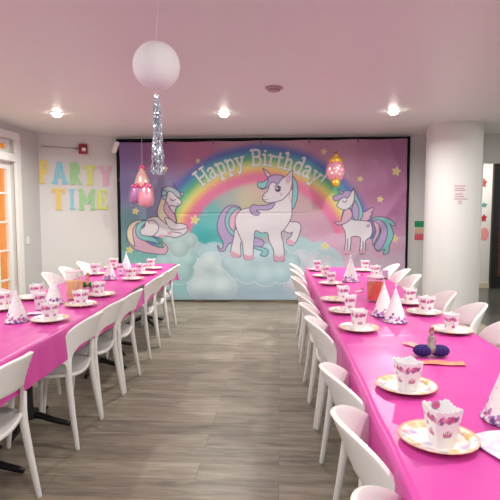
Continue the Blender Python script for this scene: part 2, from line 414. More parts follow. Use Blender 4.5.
def puff(lst, base, hi, rim):
    for x, y, r in lst: circ(x, y, r + .8, rim, .8)
    for x, y, r in lst: circ(x, y, r, base, .95)
    for x, y, r in lst:
        for q in range(5): circ(x - r * .12, y - r * .2, r * (.85 - q * .14), [min(255, v + 24) for v in hi], .17)
puff([(202, 268, 11), (213, 262, 11), (224, 268, 10), (205, 285, 16), (225, 288, 14)], (190, 218, 226), (214, 232, 238), (228, 240, 244))
puff([(304, 258, 9), (315, 262, 11), (328, 266, 11), (318, 280, 16), (300, 284, 14)], (196, 208, 226), (220, 222, 236), (230, 232, 242))
puff([(232, 262, 9), (246, 258, 12), (262, 255, 13), (280, 257, 13), (294, 262, 10), (250, 270, 13), (268, 272, 14), (284, 271, 12), (240, 268, 11)], (170, 206, 220), (196, 222, 230), (226, 240, 246))
puff([(166, 262, 9), (178, 256, 10), (190, 258, 9), (182, 270, 14), (168, 274, 12)], (152, 204, 206), (186, 220, 222), (210, 234, 236))
puff([(172, 238, 7), (183, 234, 8), (192, 240, 8), (181, 246, 11)], (168, 204, 204), (192, 218, 218), (214, 232, 232))
sl = region(100, 420, 286, 302); put(sl, ss(284, 300, GY[sl]), (176, 204, 222), .7)
# sparkles
r_ = random.Random(4)
for k in range(150):
    x, y = r_.uniform(122, 404), r_.uniform(145, 245)
    circ(x, y, r_.choice([.35, .5, .5, .9]), (240, 225, 240), .55)
for k in range(16): circ(r_.uniform(125, 400), r_.uniform(150, 240), r_.uniform(1.5, 4), (235, 190, 220), .18)
def star(x, y, r, c=(240, 222, 130), rot=.2):
    p = np.array([(x + (r if k % 2 == 0 else r * .5) * math.sin(rot + PI * k / 5), y - (r if k % 2 == 0 else r * .5) * math.cos(rot + PI * k / 5)) for k in range(10)])
    fillp(p, c, .95); line(p, (250, 238, 170), .8, True, .8)
for s in ((196.5, 218.5, 5), (130, 249, 4), (136, 210, 3.5), (396.5, 170.5, 4.5), (395, 237.5, 4), (327, 245, 4), (361.5, 178, 2.8), (381, 198, 3), (166, 168, 3.5), (200, 160, 2.2), (226, 178, 2.5), (292, 172, 2), (326, 151, 3)): star(*s)
# writing on the rainbow
GL = {'H': (.86, [[(.14, 0), (.14, 1)], [(.72, 0), (.72, 1)], [(.14, .5), (.72, .5)], [(0, 0), (.3, 0)], [(0, 1), (.3, 1)], [(.58, 0), (.86, 0)], [(.58, 1), (.86, 1)]]),
 'B': (.78, [[(.14, 0), (.14, 1)], [(0, 0), (.42, 0), (.64, .06), (.72, .26), (.62, .47), (.4, .53), (.14, .53)], [(.4, .53), (.58, .6), (.63, .78), (.54, .96), (.36, 1), (0, 1)]]),
 'a': (.62, [[(.06, .58), (.22, .68), (.4, .62), (.44, .45), (.44, .1), (.56, .0), (.62, .04)], [(.44, .42), (.2, .38), (.05, .2), (.14, 0), (.3, .0), (.44, .14)]]),
 'p': (.66, [[(0, .66), (.12, .66), (.12, -.32)], [(0, -.32), (.26, -.32)], [(.12, .5), (.3, .68), (.5, .62), (.58, .34), (.5, .06), (.3, 0), (.12, .14)]]),
 'y': (.64, [[(.08, .66), (.32, .02)], [(.56, .66), (.3, -.08), (.18, -.32), (.02, -.28)], [(0, .66), (.2, .66)], [(.46, .66), (.66, .66)]]),
 'i': (.32, [[(.0, .66), (.14, .66), (.14, 0)], [(0, 0), (.3, 0)], [(.13, .92), (.15, .93)]]),
 'r': (.52, [[(0, .66), (.14, .66), (.14, 0)], [(0, 0), (.3, 0)], [(.14, .44), (.28, .66), (.48, .62)]]),
 't': (.44, [[(.16, .92), (.16, .12), (.26, 0), (.42, .06)], [(0, .66), (.38, .66)]]),
 'h': (.7, [[(0, 1), (.14, 1), (.14, 0)], [(0, 0), (.28, 0)], [(.14, .46), (.32, .68), (.5, .6), (.54, .4), (.54, 0)], [(.42, 0), (.68, 0)]]),
 'd': (.68, [[(.4, 1), (.54, 1), (.54, 0), (.66, 0)], [(.54, .5), (.36, .68), (.14, .6), (.05, .34), (.14, .04), (.34, 0), (.54, .16)]]),
 '!': (.26, [[(.12, 1), (.12, .32)], [(.12, .05), (.13, .06)]]), ' ': (.36, [])}
txt = 'Happy Birthday!'; hh = 15.0; gap = .12
tot = sum(GL[c][0] + gap for c in txt) * hh
rb = 94.5; span = math.radians(78); kx = span * 101 / tot
for pas in (0, 1):
    pos = 0
    for c in txt:
        w, strokes = GL[c]
        for s in strokes:
            q = spline(s, False, 5) if len(s) > 2 and c not in 'H' else np.array(s, float)
            P2 = []
            for gx, gy in q:
                ang_ = -span / 2 + (pos + gx * hh) / tot * span + math.radians(.5)
                rad = rb + gy * hh
                P2.append((cx + rad * math.sin(ang_) - 1, cy - rad * math.cos(ang_)))
            line(np.array(P2), (120, 160, 170) if pas == 0 else (236, 244, 238), 3.3 if pas == 0 else 2.1, a=.5 if pas == 0 else 1)
        pos += (w + gap) * hh
WH = (236, 228, 236); PK = (228, 178, 204); TE = (130, 205, 205); LV = (186, 160, 212); CR = (238, 226, 190); HF = (232, 170, 195)
# centre unicorn
c = Pic(210, 155, 4.545)
c.sh([(150, 235), (110, 222), (70, 245), (45, 300), (48, 350), (70, 395), (60, 425), (45, 405), (50, 430), (75, 432), (95, 400), (130, 380), (125, 330), (105, 300), (115, 260)], LV)
c.sh([(152, 238), (110, 232), (85, 265), (80, 310), (100, 350), (130, 370), (126, 330), (108, 300), (120, 262)], TE)
c.sh([(150, 245), (125, 245), (100, 280), (100, 320), (122, 340), (128, 300)], PK)
c.sh([(200, 372), (235, 375), (258, 395), (240, 415), (200, 410), (190, 390)], LV)
c.sh([(205, 410), (245, 415), (275, 430), (268, 455), (240, 452), (250, 435), (225, 425)], TE)
c.sh([(215, 345), (275, 350), (270, 365), (220, 365)], TE, False)
c.sh([(128, 330), (118, 370), (105, 430), (108, 455), (135, 462), (152, 452), (150, 400), (165, 360)], WH)
c.sh([(106, 432), (106, 456), (135, 463), (150, 452), (130, 442)], HF, False)
c.sh([(345, 335), (375, 350), (385, 345), (378, 365), (358, 385), (368, 402), (388, 405), (410, 375), (424, 325), (415, 303), (390, 298), (360, 300)], WH)
c.sh([(358, 385), (368, 402), (388, 405), (395, 392), (375, 378)], HF, False)
c.sh([(385, 150), (384, 230), (380, 280), (352, 330), (335, 350), (345, 400), (350, 470), (330, 480), (303, 474), (300, 430), (280, 385), (272, 350), (245, 350), (218, 340), (212, 380), (208, 440), (210, 465), (190, 473), (168, 468), (162, 440), (158, 395), (140, 350), (126, 310), (130, 270), (155, 243), (200, 235), (250, 245), (290, 235), (300, 215), (310, 150), (350, 120)], WH)
c.sh([(168, 448), (168, 468), (190, 474), (210, 466), (208, 446), (188, 454)], HF, False)
c.sh([(303, 450), (304, 474), (330, 481), (350, 470), (348, 448), (325, 458)], HF, False)
c.sh([(352, 95), (384, 66), (385, 110), (380, 150), (350, 190), (320, 205), (285, 212), (262, 208), (250, 190), (258, 172), (275, 155), (285, 120), (315, 95)], WH)
c.sh([(385, 90), (405, 120), (410, 170), (400, 215), (385, 240), (384, 190), (388, 140)], TE)
c.ln([(384, 120), (372, 180), (384, 215)], (225, 120, 150), .6)
c.sh([(288, 60 + 40), (268, 92), (250, 56), (262, 64), (284, 82)], (235, 205, 215), smooth=False)
c.sh([(345, 92), (315, 85), (285, 92), (265, 112), (255, 135), (232, 130), (228, 140), (250, 152), (275, 140), (295, 118), (318, 128), (330, 112)], LV)
c.sh([(275, 105), (250, 120), (232, 118), (228, 140), (255, 148), (270, 130)], TE)
c.sh([(305, 210), (270, 222), (235, 225), (205, 222), (192, 240), (202, 262), (225, 270), (238, 258), (222, 248), (240, 245), (270, 245), (295, 235)], LV)
c.dot(320, 150, 13, (70, 50, 95)); c.dot(317, 147, 4, (250, 250, 255)); c.ln([(303, 138), (318, 134), (334, 142)], w=.8)
c.dot(335, 173, 7, (232, 180, 205)); c.ln([(252, 195), (262, 200), (274, 196)], w=.5); c.dot(258, 184, 3, (150, 110, 140))
c.sh([(357, 104), (378, 80), (378, 112), (362, 125)], PK, False)
# lying unicorn on the left
c = Pic(117, 178.5, 5.0)
c.sh([(150, 205), (110, 203), (70, 220), (50, 260), (55, 310), (85, 345), (140, 365), (200, 372), (245, 375), (262, 350), (250, 325), (225, 312), (240, 340), (200, 335), (150, 310), (120, 280), (125, 240)], PK)
c.sh([(140, 205), (100, 205), (65, 225), (50, 260), (58, 305), (90, 335), (85, 300), (80, 255), (100, 220)], CR)
c.sh([(150, 208), (120, 210), (98, 235), (98, 275), (125, 300), (175, 310), (220, 318), (190, 290), (140, 275), (125, 240)], TE)
c.sh([(255, 160), (235, 190), (190, 185), (150, 200), (140, 235), (120, 250), (125, 275), (160, 282), (200, 285), (228, 292), (250, 282), (300, 290), (345, 272), (362, 250), (355, 228), (325, 218), (300, 215), (300, 150), (320, 125), (300, 95), (260, 90)], WH)
c.sh([(230, 80), (228, 55), (250, 38), (285, 40), (305, 55), (300, 80), (328, 105), (325, 125), (300, 134), (275, 130), (262, 150), (235, 120)], WH)
c.sh([(235, 75), (222, 110), (208, 155), (215, 190), (245, 215), (258, 225), (245, 195), (255, 190), (285, 205), (305, 220), (300, 180), (280, 155), (265, 130), (250, 105)], CR)
c.sh([(250, 110), (242, 150), (262, 185), (300, 215), (298, 180), (275, 150), (262, 125)], PK)
c.sh([(230, 70), (240, 45), (262, 35), (290, 42), (318, 62), (330, 85), (342, 70), (325, 62), (330, 90), (305, 85), (285, 65), (262, 62), (255, 95), (238, 100)], (180, 205, 215))
c.sh([(232, 62), (244, 54), (256, 64), (254, 78), (240, 84), (231, 76)], TE)
c.dot(243, 69, 4, (240, 225, 160))
c.sh([(298, 45), (290, 18), (308, 50)], PK, smooth=False)
c.ln([(275, 98), (285, 105), (300, 100)], w=.9); c.ln([(308, 122), (318, 120)], w=.5)
c.ln([(150, 205), (190, 205), (215, 235), (205, 265), (185, 282)]); c.ln([(262, 235), (285, 250), (320, 250), (358, 240)]); c.ln([(262, 270), (280, 262), (330, 268)])
c.sh([(262, 262), (275, 262), (282, 278), (268, 278)], HF, False); c.sh([(215, 278), (240, 275), (240, 290), (222, 292)], HF, False); c.dot(162, 213, 7, PK)
# winged unicorn on the right
c = Pic(320, 140, 3.846)
c.sh([(200, 300), (230, 290), (270, 300), (292, 322), (280, 325), (272, 318), (285, 360), (270, 400), (265, 430), (245, 435), (250, 415), (225, 425), (210, 400), (225, 370), (235, 340), (220, 320)], TE)
c.sh([(205, 305), (240, 305), (262, 340), (255, 380), (240, 410), (225, 420), (212, 405), (230, 370), (235, 335)], LV)
c.sh([(208, 310), (228, 320), (232, 350), (218, 380), (208, 400), (206, 380), (218, 345)], PK)
c.sh([(155, 300), (165, 278), (185, 268), (205, 255), (210, 262), (200, 275), (208, 278), (196, 290), (200, 295), (180, 308)], PK)
c.sh([(133, 185), (140, 190), (150, 215), (165, 250), (170, 285), (155, 308), (140, 310), (125, 290), (120, 230)], TE)
c.sh([(140, 230), (155, 260), (152, 300), (138, 300), (128, 270)], LV)
c.sh([(105, 250), (130, 270), (130, 300), (160, 305), (195, 310), (205, 335), (200, 365), (180, 385), (178, 430), (158, 432), (160, 395), (158, 370), (128, 370), (125, 395), (118, 430), (100, 432), (104, 390), (103, 350), (92, 325), (90, 290)], WH)
c.sh([(120, 200), (137, 188), (138, 220), (130, 245), (110, 262), (90, 262), (72, 248), (80, 230), (90, 210)], WH)
c.sh([(125, 195), (100, 192), (78, 205), (58, 212), (62, 228), (80, 226), (100, 215), (112, 220)], LV)
c.sh([(120, 260), (100, 268), (92, 290), (85, 308), (62, 310), (78, 322), (105, 315), (125, 300), (130, 280)], PK)
c.sh([(90, 205), (74, 182), (98, 198)], PK, smooth=False)
c.ln([(94, 230), (102, 235), (110, 228)], w=.8); c.dot(190, 325, 7, LV)
c.ln([(113, 375), (112, 400), (109, 430)]); c.ln([(170, 385), (170, 410), (168, 430)])
for xx in (100, 160): c.sh([(xx, 420), (xx + 18, 420), (xx + 20, 432), (xx - 1, 433)], HF, False)
IMG = (IMG * .84 + np.array([218, 214, 220.]) * .16) * .90
IMG += rng.normal(0, 2.0, (nv, nu, 1))
IMG = np.clip(IMG, 0, 255)
A0 = [np.array(v) for v in (p00, p10, p01, p11)]
P = ((1 - V) * (1 - U))[..., None] * A0[0] + ((1 - V) * U)[..., None] * A0[1] + (V * (1 - U))[..., None] * A0[2] + (V * U)[..., None] * A0[3]
wr = .006 * np.sin(U * 41 + 2.0 * np.sin(V * 3)) + .005 * np.sin((U * 1.2 + V) * 29) * (1 - V) + .004 * np.sin(V * 33 + U * 6) + .010 * np.exp(-((U * 1.0 + V * .4 - 1.12) / .02) ** 2) + .009 * np.exp(-((U - V * .25 - .93) / .014) ** 2) - .008 * np.exp(-((V - .45) / .006) ** 2) * np.exp(-((U - .42) / .25) ** 4)
for k in range(7): wr += .006 * np.exp(-((U - k / 6) / (.008 + .05 * V)) ** 2) * np.exp(-V * 5)
P[..., 1] -= wr * 1.5
P[..., 2] -= .008 * (1 - V) * np.sin(U * 6 * PI) ** 2
M_ban = paintmat('printed_banner_cloth', .55)
bn = thing('birthday_banner', 'large birthday backdrop banner with rainbow and three unicorns on clouds', 'banner', (0, 0, 0))
obj('printed_cloth', grid_mesh('printed_cloth', P[::-1], nlin(IMG)[::-1]), M_ban, bn)
for k in range(7):
    g = p00.lerp(p10, k / 6); bm = BM()
    if 0 < k < 6:
        tube(bm, [g + Vector((0, -.012, -.05)), g + Vector((0, -.016, .0)), g + Vector((0, .0, .03))], .007, 8)
        obj('clip', bm, M_black, bn)
# black stand frame behind the banner
fr = thing('backdrop_frame', 'black frame standing behind the birthday banner against the wall', 'frame')
x0, x1 = p00.x - .05, p10.x + .035
zT = H - .03
for nm, c_, s_ in (('top_rail', ((x0 + x1) / 2, YB - .025, zT - .04), (x1 - x0 + .05, .032, .075)), ('upright', (x0 + .0, YB - .025, zT / 2), (.05, .03, zT)), ('upright', (x1, YB - .025, zT / 2), (.05, .03, zT))):
    bm = BM(); box(bm, c_, s_, bev=.004); obj(nm, bm, M_blackc, fr)
bm = BM()
for k in range(5):
    q = p00 + Vector((-.03 - .012 * k, -.035, -.02 - .03 * k)); ell(bm, q, (.045, .025, .03))
tag(obj('fabric_bundle', bm, M_paper, smooth=True), 'bunched white fabric tied at the top left corner of the banner', 'fabric')
p = aty(119, 180, YB - .07); bm = BM(); box(bm, p, (.035, .07, .045), bev=.004); tag(obj('clamp', bm, M_black), 'small black clamp on the left edge of the banner', 'clamp')
# ------------------------------------------------------------ wall letters
def onwall(px, py, off=.0):
    dd = ray(px, py); t = (a - nrm * off).dot(nrm) / dd.dot(nrm) if abs(dd.dot(nrm)) > 1e-6 else 0
    # plane n.(X) = n.a (camera height handled because nrm is horizontal)
    return Vector((dd.x * t, dd.y * t, 1.45 + dd.z * t))
T = .3
def seg(x0, y0, x1, y1, w=T): return ('s', x0, y0, x1, y1, w)
WL = {'P': [seg(.22, .04, .22, .96), seg(.02, .06, .45, .06, .12), seg(.02, .94, .3, .94, .12), ('a', .42, .72, .24, -90, 90), seg(.22, .94, .44, .94, .15), seg(.22, .5, .44, .5, .15)],
 'A': [seg(.2, .06, .46, .94, .17), seg(.8, .06, .54, .94, .17), seg(.3, .34, .7, .34, .13), seg(.02, .06, .38, .06, .12), seg(.62, .06, .98, .06, .12), seg(.35, .94, .65, .94, .12)],
 'R': [seg(.22, .04, .22, .96), seg(.02, .06, .42, .06, .12), seg(.02, .94, .3, .94, .12), ('a', .42, .74, .22, -90, 90), seg(.22, .95, .44, .95, .15), seg(.22, .52, .44, .52, .15), seg(.42, .5, .75, .06, .18), seg(.62, .06, .95, .06, .12)],
 'T': [seg(.5, .04, .5, .94), seg(.06, .92, .94, .92, .15), seg(.28, .06, .72, .06, .12), seg(.1, .74, .1, .96, .12), seg(.9, .74, .9, .96, .12)],
 'Y': [seg(.5, .04, .5, .48), seg(.5, .45, .2, .94, .18), seg(.5, .45, .8, .94, .18), seg(.02, .94, .38, .94, .12), seg(.62, .94, .98, .94, .12), seg(.3, .06, .7, .06, .12)],
 'I': [seg(.5, .04, .5, .96, .3), seg(.15, .06, .85, .06, .14), seg(.15, .94, .85, .94, .14)],
 'M': [seg(.15, .05, .17, .95, .17), seg(.85, .05, .83, .95, .17), seg(.17, .93, .5, .3, .17), seg(.83, .93, .5, .3, .17), seg(0, .06, .32, .06, .12), seg(.68, .06, 1, .06, .12), seg(0, .94, .26, .94, .12), seg(.74, .94, 1, .94, .12)],
 'E': [seg(.24, .04, .24, .96), seg(.04, .07, .86, .07, .14), seg(.04, .93, .82, .93, .14), seg(.24, .5, .64, .5, .14), seg(.84, .04, .84, .3, .11), seg(.8, .72, .8, .96, .11), seg(.64, .38, .64, .62, .1)]}
LC = {'y': (236, 210, 105), 'b': (125, 200, 225), 'g': (150, 208, 140), 'yg': (214, 220, 105), 'p': (226, 165, 195), 'o': (236, 196, 100)}
LETM = {k: mat('letter_' + {'y': 'yellow', 'b': 'blue', 'g': 'green', 'yg': 'lime', 'p': 'pink', 'o': 'apricot'}[k], v, .6, var=(70, tuple(min(255, int(x * .7 + 72)) for x in v))) for k, v in LC.items()}
CN = {'y': 'yellow', 'b': 'blue', 'g': 'green', 'yg': 'lime yellow', 'p': 'pink', 'o': 'apricot yellow'}
letters = [('P', 'y', 39.5, 51.5, 160, 184), ('A', 'b', 51.5, 68.5, 162, 184), ('R', 'g', 70, 83, 163, 185), ('T', 'yg', 83, 97, 165, 185.5), ('Y', 'p', 99, 113, 166, 186),
           ('T', 'o', 52, 66, 188, 210), ('I', 'b', 68.5, 76.5, 188.5, 210), ('M', 'g', 79, 95.5, 189, 210), ('E', 'yg', 97, 109, 189.5, 210)]
wx = Vector((d.x, d.y, 0)).normalized()
for i, (ch, cl, x0, x1, y0, y1) in enumerate(letters):
    A = onwall(x0, y1, .012); B = onwall(x1, y1, .012); Ct = onwall((x0 + x1) / 2, y0, .012); Wd = (B - A).length; Hd = Ct.z - A.z
    bm = BM()
    kk_ = [0]
    def slab(pts2):
        kk_[0] += 1; e_ = kk_[0] * .0004
        f = [bm.verts.new((x, -.006 - e_, z)) for x, z in pts2]; g = [bm.verts.new((x, .003 + e_ * .5, z)) for x, z in pts2]
        bm.faces.new(f); bm.faces.new(g[::-1]); n_ = len(f)
        for k in range(n_): bm.faces.new((f[k], g[k], g[(k + 1) % n_], f[(k + 1) % n_]))
    for s in WL[ch]:
        if s[0] == 's':
            _, sx, sy, ex, ey, w = s
            q0 = Vector((sx * Wd, sy * Hd)); q1 = Vector((ex * Wd, ey * Hd)); dd = (q1 - q0).normalized(); nn = Vector((-dd.y, dd.x)) * w * 1.25 * min(Wd, Hd * .75) / 2
            slab([tuple(q0 - nn), tuple(q1 - nn), tuple(q1 + nn), tuple(q0 + nn)])
        else:
            _, ax, ay, ar, a0, a1 = s
            for k in range(8):
                t0, t1 = [math.radians(a0 + (a1 - a0) * kk / 8) for kk in (k, k + 1)]
                o_, i_ = ar + .09, ar - .12
                slab([((ax + r1 * math.cos(t) * 1.15) * Wd, (ay + r1 * math.sin(t) * 1.0) * Hd) for r1, t in ((i_, t0), (o_, t0), (o_, t1), (i_, t1))])
    o = obj('wall_letter', bm, LETM[cl]); o.location = A; o.rotation_euler = (0, 0, ang)
    first = ' in the word PARTY' if i < 5 else ' in the word TIME'
    tag(o, '%s cut-out capital letter %s%s on the white wall' % (CN[cl], ch, first), 'letter', 'cut-out letters spelling party time')
# fire alarm with conduit
p = onwall(83, 149, .03)
fa = thing('fire_alarm', 'red fire alarm strobe mounted above the party letters', 'fire alarm', p, ang)
bm = BM(); box(bm, (0, 0, 0), (.13, .05, .15), bev=.008); obj('housing', bm, M_red, fa)
bm = BM(); box(bm, (.01, -.03, -.01), (.06, .02, .05), bev=.006); obj('strobe_lens', bm, M_paper, fa)
q0 = onwall(42, 146, .012); q1 = onwall(79, 148.5, .012)
cd = thing('conduit', 'thin grey conduit running left from the red fire alarm', 'conduit')
bm = BM(); tube(bm, [q0, q1], .009, 8); obj('pipe', bm, mat('grey_conduit', (190, 184, 180), .4, metal=.5), cd, smooth=True)
bm = BM(); box(bm, q0, (.04, .03, .05), rz=ang, bev=.005); obj('end_box', bm, M_wallg, cd)
bm = BM(); box(bm, (XL + .008, wl(28, 255).y, wl(28, 240).z), (.012, .07, .11), bev=.003); tag(obj('light_switch', bm, M_trim), 'white switch plate on the grey wall beside the glazed door', 'light switch')
# ------------------------------------------------------------ chairs
def chair_proto():
    t = thing('plastic_chair', 'x', 'chair')
    # seat shell
    nu_, nv_ = 22, 22
    U_, V_ = np.meshgrid(np.linspace(-1, 1, nu_), np.linspace(-1, 1, nv_))
    sq = np.sqrt(np.maximum(0, 1 - .5 * V_ ** 2 * .62)); sp = np.sqrt(np.maximum(0, 1 - .5 * U_ ** 2 * .5))
    X = U_ * .225 * sq; Y = V_ * .215 * sp + .03
    Z = .455 - .016 * (1 - U_ ** 2) * (1 - np.clip(V_, 0, 1) ** 2) - .025 * np.clip((V_ - .6) / .4, 0, 1) ** 2 + .012 * U_ ** 2
    me = grid_mesh('seat', np.stack([X, Y, Z], -1))
    o = obj('seat', me, M_white, t); md = o.modifiers.new('thickness', 'SOLIDIFY'); md.thickness = .022; md.offset = -1
    md = o.modifiers.new('round', 'BEVEL'); md.width = .006; md.segments = 2; md.limit_method = 'ANGLE'
    # backrest
    outer = spline([(.205, .43), (.215, .52), (.238, .545), (.243, .595), (.232, .65), (.202, .708), (.155, .758), (.088, .796), (0, .811)], False, 5)
    inner = spline([(.17, .43), (.172, .48), (.173, .525), (.165, .57), (.143, .606), (.11, .630), (.075, .637), (.035, .64), (0, .64)], False, 5)
    n = len(outer); m = 9; rows = []
    for k in range(m):
        t_ = k / (m - 1); q = inner * (1 - t_) + outer * t_
        q = np.concatenate([q, (q * [-1, 1])[:-1][::-1]])
        x, z = q[:, 0], q[:, 1]; h_ = np.clip((z - .45) / .35, -.1, 1.2)
        y = -.17 - .10 * h_ - .03 * h_ ** 2 + (.3 + 3.2 * h_) * x ** 2
        rows.append(np.stack([x, y, z], -1))
    P_ = np.array(rows)
    me = grid_mesh('backrest', P_)
    o = obj('backrest', me, M_white, t); md = o.modifiers.new('thickness', 'SOLIDIFY'); md.thickness = .016; md.offset = 0
    md = o.modifiers.new('round', 'BEVEL'); md.width = .005; md.segments = 2; md.limit_method = 'ANGLE'
    # legs
    for s in (-1, 1):
        bm = BM(); tube(bm, [(s * .178, .185, .44), (s * .19, .2, .30), (s * .215, .22, .01), (s * .215, .22, 0)], [.02, .0185, .0135, .011], 14); obj('leg', bm, M_white, t, smooth=True)
        bm = BM(); tube(bm, [(s * .193, -.165, .56), (s * .19, -.156, .47), (s * .192, -.158, .40), (s * .203, -.18, .22), (s * .218, -.21, .01), (s * .218, -.21, 0)], [.012, .020, .0205, .0175, .0135, .011], 14); obj('leg', bm, M_white, t, smooth=True)
    return t
chair0 = chair_proto(); used = [False]
def chair(x, y, rz, label, group):
    if not used[0]:
        used[0] = True; chair0.location = (x, y, 0); chair0.rotation_euler = (0, 0, rz); chair0['label'] = label; chair0['group'] = group; return chair0
    return dup(chair0, (x, y, 0), rz, label, group)
XLT = -1.305; WT = .76; XRT = .345; ZT = .755
LYE, RYE = 6.42, 6.13
ORD = ['nearest the camera', 'second from the camera', 'third from the camera', 'fourth from the camera', 'fifth from the camera', 'sixth from the camera', 'seventh from the camera', 'eighth from the camera', 'ninth from the camera']
g = 'white chairs along the aisle side of the left table'
LA = [(2.10, -1.43), (3.02, -1.44), (3.485, -1.445), (3.945, -1.44), (4.84, -1.48), (5.31, -1.49), (5.80, -1.51)]
for i, (y, x) in enumerate(LA):
    chair(x, y, PI / 2 + (-.03, .03, -.02, .02, .04, -.02, .02)[i], 'white plastic chair, aisle side of left table, ' + (ORD[i] if i < 6 else 'farthest from the camera'), g)
g = 'white chairs on the door side of the left table'
for i, (y, x) in enumerate([(3.02, -1.95), (3.47, -1.96), (3.95, -2.14), (4.98, -2.18), (5.46, -2.22), (6.05, -2.26)]):
    chair(x, y, -PI / 2 + (.02, -.03, .03, .05, -.04, .02)[i], 'white plastic chair, door side of left table, ' + (ORD[i] if i < 5 else 'farthest from the camera'), g)
g = 'white chairs along the aisle side of the right table'
RA = [(1.05, .47), (1.53, .475), (2.02, .475), (2.95, .46), (3.41, .445), (3.87, .43), (4.80, .415), (5.42, .42), (5.97, .43)]
for i, (y, x) in enumerate(RA):
    chair(x, y, -PI / 2 + (.03, -.03, .04, -.02, .02, .03, -.03, .02, .0)[i], 'white plastic chair, aisle side of right table, ' + (ORD[i] if i < 8 else 'farthest from the camera'), g)
g = 'white chairs on the column side of the right table'
for i, (y, x) in enumerate([(2.95, 1.16), (3.48, 1.13), (3.98, 1.10), (5.02, 1.12), (5.52, 1.14), (6.0, 1.14)]):
    chair(x, y, PI / 2 + (.02, -.04, .03, .05, -.03, .04)[i], 'white plastic chair, column side of right table, ' + (ORD[i] if i < 5 else 'farthest from the camera'), g)
# ------------------------------------------------------------ tables and cloths
def pedestal_table(loc, lab, turn):
    t = thing('pedestal_table', lab, 'table', loc, 0, 'pedestal tables')
    bm = BM(); box(bm, (0, 0, .73), (WT, 1.80, .03), bev=.004); obj('tabletop', bm, M_top, t)
    for yy in (-.60, .61):
        bm = BM(); lathe(bm, [(0, .06), (.05, .06), (.05, .10), (.03, .13), (.03, .69), (.1, .70), (.1, .715), (0, .715)], 20, (0, yy, 0)); obj('pedestal_pole', bm, M_black, t, auto=40)
        for k in range(4):
            an = turn + k * PI / 2; dx, dy = math.cos(an), math.sin(an); bm = BM()
            tube(bm, [(dx * r, yy + dy * r, z) for r, z in ((.02, .085), (.08, .075), (.17, .045), (.25, .026), (.28, .016))], [.024, .022, .02, .018, .013], 10); obj('foot', bm, M_black, t, smooth=True)
for sx, ye, nm in ((XLT - WT / 2, LYE, 'left'), (XRT + WT / 2, RYE, 'right')):
    for j in range(4):
        pedestal_table((sx - (.06 if nm == 'left' and j == 0 else 0), ye - .9 - j * 1.81, 0), 'black pedestal table under the pink cloth of the %s row, %s' % (nm, ['farthest from the camera', 'second from the far end', 'third from the far end', 'closest to the camera'][j]), PI / 4 if j == 0 else .05)
def cloth_mat():
    m = mat('pink_plastic_cloth', (218, 76, 168), .33, spec=.45, bump=(3.0, .35)); return m
M_cloth = cloth_mat()
def cloth(name, x0, x1, y0, y1, ov, ove0, ove1, seed, zadd=0, skew=0):
    r_ = np.random.default_rng(seed); hw = (x1 - x0) / 2 + .012; hl = (y1 - y0) / 2; cxx, cyy = (x0 + x1) / 2, (y0 + y1) / 2
    A_ = np.concatenate([np.linspace(-hw - ov, -hw, 14)[:-1], np.linspace(-hw, hw, 44), np.linspace(hw, hw + ov, 14)[1:]])
    B_ = np.concatenate([np.linspace(-hl - ove0, -hl, 12)[:-1] if ove0 else [], np.linspace(-hl, hl, int(hl * 2 / .02)), np.linspace(hl, hl + ove1, 14)[1:] if ove1 else []])
    a_, b_ = np.meshgrid(A_, B_)
    dx = np.maximum(0, np.abs(a_) - hw); dy = np.where(b_ > hl, b_ - hl, np.where(b_ < -hl, -hl - b_, 0))
    drop = np.maximum(dx, dy); mn = np.minimum(dx, dy)
    X = np.sign(a_) * (np.minimum(np.abs(a_), hw)); Y = np.clip(b_, -hl, hl)
    ph = r_.uniform(0, 6, 6)
    wave = np.sin(b_ * 9 + ph[0] + 1.5 * np.sin(b_ * 2.3 + ph[1])) * .6 + .4 * np.sin(b_ * 23 + ph[2])
    fl = np.sqrt(np.clip(drop / .03, 0, 1)) * .010 + drop * (.03 + .04 * wave)
    X = X + np.sign(a_) * np.where(dx > 0, np.abs(fl), 0) + np.sign(a_) * mn * .1
    wv2 = np.sin(a_ * 17 + ph[3]); Y = Y + np.sign(b_) * np.where(dy > 0, np.abs(drop * (.02 + .02 * wv2)) + mn * .12 + .006, 0)
    hem = 1 + .05 * np.sin(b_ * 3.1 + ph[4]) * (dx > 0) + .08 * np.sin(a_ * 6 + ph[5]) * (dy > 0)
    rnd = np.where(drop < .02, drop * .6, drop - .008) * hem
    cre = 0
    for k in range(-4, 5): cre = cre + .003 * np.exp(-((b_ - k * .46 + .1) / .006) ** 2)
    for q in (-.2, .02, .25): cre = cre + .003 * np.exp(-((a_ - q) / .006) ** 2) * (.6 + .4 * np.sin(b_ * 3 + q * 9))
    und = .0011 * (np.sin(a_ * 21 + 3 * np.sin(b_ * 4 + ph[0])) + np.sin(b_ * 13 + 2 * np.sin(a_ * 7)))
    Z = ZT - rnd + np.where(drop > 0, 0, cre + und) - .0045 + zadd
    X = X + skew * np.clip((Y + hl) / (2 * hl), 0, 1.2) ** 2
    P_ = np.stack([X + cxx, Y + cyy, Z], -1)
    return obj(name, grid_mesh(name, P_), M_cloth)
cr = 2.4
tag(cloth('tablecloth', XLT - WT, XLT, cr, LYE, .20, 0, .24, 1, 0, -.10), 'glossy pink plastic tablecloth over the far half of the left row', 'tablecloth', 'pink tablecloths')
tag(cloth('tablecloth', XLT - WT, XLT, -.8, cr + .12, .20, .2, 0, 2, .003), 'glossy pink plastic tablecloth over the near half of the left row', 'tablecloth', 'pink tablecloths')
tag(cloth('tablecloth', XRT, XRT + WT, cr, RYE, .20, 0, .24, 3), 'glossy pink plastic tablecloth over the far half of the right row', 'tablecloth', 'pink tablecloths')
tag(cloth('tablecloth', XRT, XRT + WT, -1.1, cr + .12, .22, .2, 0, 4, .003), 'glossy pink plastic tablecloth over the near half of the right row', 'tablecloth', 'pink tablecloths')
ZI = ZT + .002
